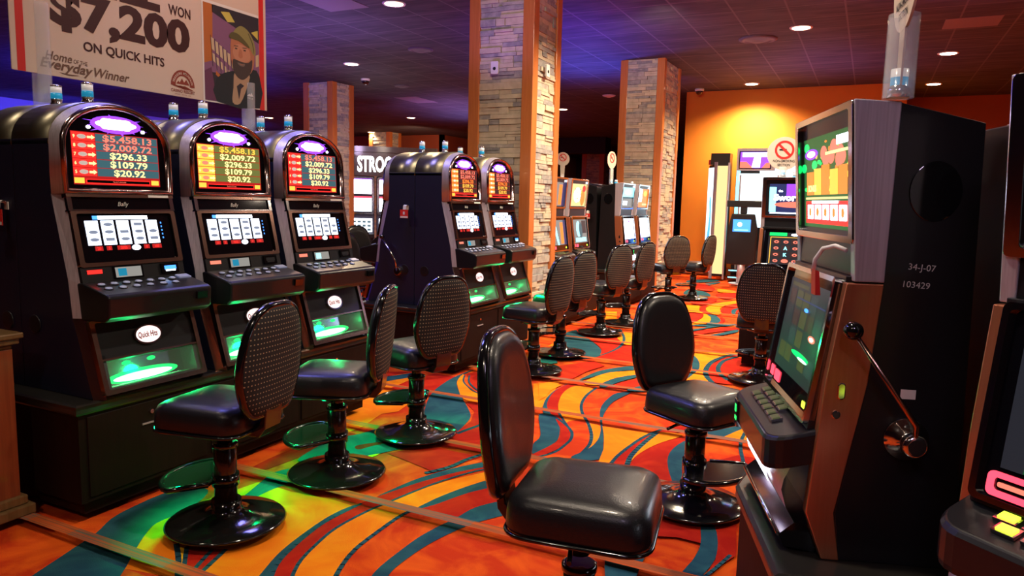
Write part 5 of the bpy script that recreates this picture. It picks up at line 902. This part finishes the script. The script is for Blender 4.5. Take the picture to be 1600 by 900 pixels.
b = MB('steel'); b.box((-.20, -.12, 2.10), (.50, -.03, 2.52)); b.use('gloss'); b.box((-.16, -.125, 2.13), (.43, -.12, 2.47)); F = Fr((-.12, -.13, 0), (1, 0, 0), (0, 0, 1)); b.use('e_purple'); frect(b, F, -.02, .53, 2.15, 2.45, 0); b.use('e_white'); frect(b, F, .02, .5, 2.36, 2.44, .002); fpoly(b, F, [(.2, 2.16), (.35, 2.16), (.36, 2.42), (.25, 2.42)], .003); b.use('e_salmon'); fpoly(b, F, [(-.02, 2.15), (.22, 2.15), (.1, 2.27), (-.02, 2.27)], .002); fpoly(b, F, [(.38, 2.15), (.53, 2.15), (.53, 2.26), (.45, 2.24)], .002); b.build('top_screen', t, recalc=False)
t = thing('light_tower', 'slim tower, white-lit left face and yellow-lit front, left of the glowing booth', 'display tower', (-2.68, 14.45, 0))
b = MB('black'); b.prism([(-.24, .28), (-.06, -.02), (.20, -.02), (.20, .28)], .06, 2.2, 'z'); b.build('core', t)
b = MB('steel'); b.prism([(-.08, -.04), (-.02, -.06), (-.02, -.01), (-.08, -.0)], 0, 2.25, 'z'); b.box((.18, -.05, 0), (.21, -.01, 2.24)); b.build('silver_edge', t)
b = MB('e_cream'); b.box((-.015, -.035, .10), (.18, -.021, 2.18)); b.build('yellow_panel', t)
b = MB('e_boothw'); b.add([(-.245, .275, .12), (-.07, -.012, .12), (-.07, -.012, 2.15), (-.245, .275, 2.15)], ((0, 1, 2, 3),)); F = Fr((-.25, .27, 0), (.175, -.287, 0), (0, 0, 1)); b.use('e_blue'); fpoly(b, F, crom([(.1, .7), (.2, 1.2), (.16, 1.5), (.22, 1.6), (.27, 1.3), (.26, .8), (.2, .6)], 3), .006); b.use('e_pinkred'); frect(b, F, .02, .3, .13, .28, .006); b.build('white_panel', t, recalc=False)
b = MB('black'); b.box((-.16, .0, 2.2), (.2, .28, 2.42)); b.use('signred'); b.box((-.22, .1, 2.2), (-.17, .14, 2.3)); b.build('top_box', t)
t = thing('touch_kiosk', 'black freestanding kiosk with a small blue screen on a pale post', 'kiosk', (-2.05, 13.7, 0))
b = MB('steel'); b.lathe([(.07, 0), (.07, .5)], n=18); b.lathe([(.2, 0), (.2, .02)], n=24); b.build('post', t)
b = MB('black'); b.prism([(-.26, .36), (.24, .36), (.25, 1.05), (.2, 1.28), (-.2, 1.28), (-.25, 1.05)], -.08, .0); b.prism([(-.3, 1.40), (.35, 1.40), (.35, 1.52), (-.3, 1.52)], -.06, 0); b.box((-.06, -.05, 1.28), (.06, -.02, 1.42)); b.build('housing', t, bevel=.02)
b = MB('e_blue'); F = Fr((0, -.082, 0), (1, 0, 0), (0, 0, 1)); frect(b, F, -.17, .14, .96, 1.18, 0); b.use('e_white'); fpoly(b, F, ell(-.05, 1.09, .04, .04, 12), .001); b.use('e_cyan'); frect(b, F, -.14, .1, .98, 1.0, .001); b.build('screen', t, recalc=False)
b = MB('signred'); b.box((-1.42, 15.30, 2.02), (-.95, 15.35, 3.0)); b.use('rust_ink'); b.box((-1.38, 15.29, 2.06), (-.99, 15.30, 2.96)); tag(b.build('wall_poster', bevel=.004), 'dark red framed poster on the orange wall behind the round cream sign', 'poster')
t = thing('counter_unit', 'dull grey-topped dark cabinet behind the large lever machine, near the right edge', 'cabinet', (1.15, 5.2, 0))
b = MB('stand'); b.box((-.3, -.3, 0), (.6, .3, 1.62)); b.build('body', t); b = MB('tile_pale'); b.box((-.32, -.32, 1.62), (.62, .32, 1.70)); b.build('top', t)

# ------------------------------------------------------------------ left background: lit machines and the letter sign
def simple_white(label, x, y, deg):
    t = thing('slot_machine', label, 'slot machine', (x, y, 0), math.radians(deg))
    b = MB('body'); b.prism([(0, 0), (.5, 0), (.5, .5), (.42, .6), (.36, 1.0), (.36, 1.9), (0, 1.9)], -.34, .34); b.build('cabinet', t, bevel=.01)
    b = MB('chrome'); F = Fr((.362, 0, 0), (0, 1, 0), (0, 0, 1)); frame(b, F, rrect(-.33, .33, 1.03, 1.88, .05), rrect(-.29, .29, 1.07, 1.84, .04), -.01, .012); b.build('bezel', t)
    b = MB('e_core'); frect(b, F, -.28, .28, 1.5, 1.82, .004); b.use('e_white'); frect(b, F, -.28, .28, 1.1, 1.40, .004); b.use('e_pinkred'); frect(b, F, -.28, .28, 1.40, 1.44, .005); b.use('e_purple'); frect(b, F, -.28, .28, 1.82, 1.84, .005); b.build('upper_screen', t, recalc=False)
    F = Fr((.44, 0, .58), (0, 1, 0), (-.07, 0, .42)); b = MB('e_white'); frect(b, F, -.29, .29, .05, .36, .02); b.use('e_teal'); [frect(b, F, -.26 + .11 * k, -.18 + .11 * k, .08 + .09 * q_, .13 + .09 * q_, .022) for k in range(5) for q_ in range(3)]; b.build('lower_screen', t, recalc=False)
    b = MB('black'); b.box((.4, -.33, .5), (.66, .33, .6)); b.build('button_deck', t, bevel=.01)
simple_white('far white-lit machine in the left background, left of two under the glowing letters', -10.70, 13.7, -52)
simple_white('far white-lit machine in the left background, right of two under glowing letters', -10.12, 14.15, -52)
t = thing('letter_sign', 'long sign of glowing white capital letters in the left background', 'sign', (-11.8, 14.0, 0), math.radians(38))
b = MB('woodbrown'); b.box((-.5, .02, 2.52), (2.6, .3, 2.66)); b.box((-.5, .12, 1.95), (2.6, .2, 2.52)); b.build('backing', t)
b = MB('e_white'); F = Fr((0, .115, 0), (1, 0, 0), (0, 0, 1)); ftext(b, F, 'STROO', .64, 2.06, .36, .005, w=.86, bold=.03); b.build('letters', t, recalc=False)
b = MB('black'); b.prism([(0, 0), (1.2, 0), (1.2, 1.05), (.95, 1.05), (.35, .62), (0, .5)], -.5, .5); tag(b.build('ramp_cabinet', loc=(-7.4, 9.6, 0), bevel=.01), 'dark sloping cabinet in the left background behind the stools', 'cabinet')

# ------------------------------------------------------------------ light
def area(loc, size, e, col, rot=(0, 0, 0), sy=None, spread=PI):
    l = bpy.data.lights.new('area', 'AREA'); l.energy = e; l.color = col; l.size = size; l.spread = spread
    if sy: l.shape = 'RECTANGLE'; l.size_y = sy
    o = bpy.data.objects.new('area_lamp', l); COL.objects.link(o); o.location = loc; o.rotation_euler = rot; o.visible_camera = True; return o
WARM = (1, .82, .64)
for x, y, e in ((-.9, 6.1, 170), (-.9, 1.9, 75), (-3.6, 1.2, 14), (1.6, 3.9, 90), (1.5, 8.2, 120), (-5.8, 3.6, 60), (-1.4, -1.2, 40)): spot(x, y, e, WARM, 155, 1.)  # warm lamps of the added near downlights, out of view
# added unseen blue and violet uplights that wash the ceiling like cove lamps
def up(x, y, z, e, col, ang=150):
    o = spot(x, y, e, col, ang, .9, z, .15); o.rotation_euler = (PI, 0, 0); return o
up(-6.6, 4.6, 2.3, 160, (.07, .05, 1)); up(-4.6, 12.0, 2.3, 120, (.10, .12, 1)); up(-9.5, 8.5, 2.2, 100, (.38, .15, .9)); up(-1.5, 6., 2.6, 40, (.25, .12, .9)); up(-10, 18., 2.4, 80, (.25, .2, .6))
up(-13, 10, 2.2, 420, (.05, .04, 1)); up(-3.9, 9.6, 2.4, 60, (.08, .06, 1)); up(-3.4, 6.0, 2.4, 14, (.3, .15, .8)); up(-7, 8, 2.3, 60, (.3, .2, .7)); up(-1, 13, 2.4, 25, (.3, .15, .6)); up(.5, 8, 2.4, 30, (.2, .12, .6)); up(-9.5, 16, 2.3, 80, (.4, .2, .6))
o = spot(-3.75, 2.7, 60, (.20, .20, 1), 95, .9, 3.55, .3); o.rotation_euler = (0, math.radians(-24), 0)  # added blue spot without a fixture, tints the stool seats
o = spot(-3.75, 4.6, 45, (.26, .24, 1), 95, .9, 3.55, .3); o.rotation_euler = (0, math.radians(-24), 0)  # second added blue spot for the seats, further along the row
o = spot(-2.2, 3.2, 26, (1, .72, .6), 90, .9, 3.5, .2); o.rotation_euler = (0, math.radians(52), 0)  # added unseen fill spot aimed at the banner
o = spot(.4, -.6, 20, (.8, .6, .9), 80, .9, 3.3, .3); o.rotation_euler = (math.radians(52), 0, 0)  # added fill from behind the camera for the lever machine's near side
spot(-1.9, 6.9, 190, (1, .80, .55), 125, .9); spot(-1.8, 9.6, 210, (1, .80, .55), 125, .9); spot(-2.0, 12.3, 110, (1, .78, .5), 120, .9)  # added spots with no fixture that brighten the stone pillars
# green tray light that spills on the stand and the floor
for y in (2.245, 2.905, 3.56, 5.45, 6.11):
    o = spot(-2.80, y, 9 if y > 5 else 21, (.0, 1, .20), 84, .6, .66, .05); o.rotation_euler = (0, math.radians(-34), 0)
for y in (2.245, 2.905, 3.56, 5.45, 6.11):         # the glow of each coin tray itself
    l = bpy.data.lights.new('tray_glow', 'POINT'); l.energy = 2.2; l.color = (.0, 1, .22); l.shadow_soft_size = .03
    o = bpy.data.objects.new('tray_glow', l); COL.objects.link(o); o.location = (-2.955, y, .60)
for x, y, z, e, c_, tx, ty, tz in ((-2.3, 8.6, 3.55, 60, (1, .82, .6), -3.5, 11.7, 1.5), (-2.0, 4.2, 3.55, 34, (1, .80, .62), -3.4, 6.6, 2.2), (-7.6, 9.6, 3.0, 60, (.75, .55, .9), -10.1, 11.9, 2.0), (-17., 12., 2.2, 260, (.05, .05, 1), -20, 12, 2.6), (-16.5, 7., 2.2, 260, (.05, .05, 1), -20, 7, 2.6), (-16.5, 17., 2.2, 160, (.08, .05, 1), -20, 17, 2.6), (-13, 19.5, 3.2, 60, (1, .6, .35), -15.6, 22.6, 2.4)):  # added unseen spots aimed at the pillars and the left walls
    o = spot(x, y, e, c_, 120, .9, z, .2); o.rotation_euler = (Vector((tx, ty, tz)) - Vector((x, y, z))).to_track_quat('-Z', 'Y').to_euler()

# look-alikes share a group
for o in list(bpy.data.objects):
    if o.parent or 'label' not in o or 'group' in o: continue
    n = o.name.split('.')[0]; L = o['label']
    g = {'casino_stool': 'black gaming stools', 'stone_pillar': 'stone-clad pillars with cherry posts', 'downlight': 'lit round downlights in the ceiling', 'machine_stand': 'dark stands under the slot machines', 'no_smoking_sign': 'round no-smoking signs', 'ceiling_dome_camera': 'dome cameras on the ceiling', 'ceiling_speaker': 'round ceiling speakers', 'ceiling_panel': 'pale ceiling panels'}.get(n)
    if n == 'slot_machine':
        g = 'slot machines with arched tops' if 'arched' in L else 'white-lit slot machines in the left background' if 'white-lit' in L else 'upright slot machines with two stacked screens'
    if g: o['group'] = g
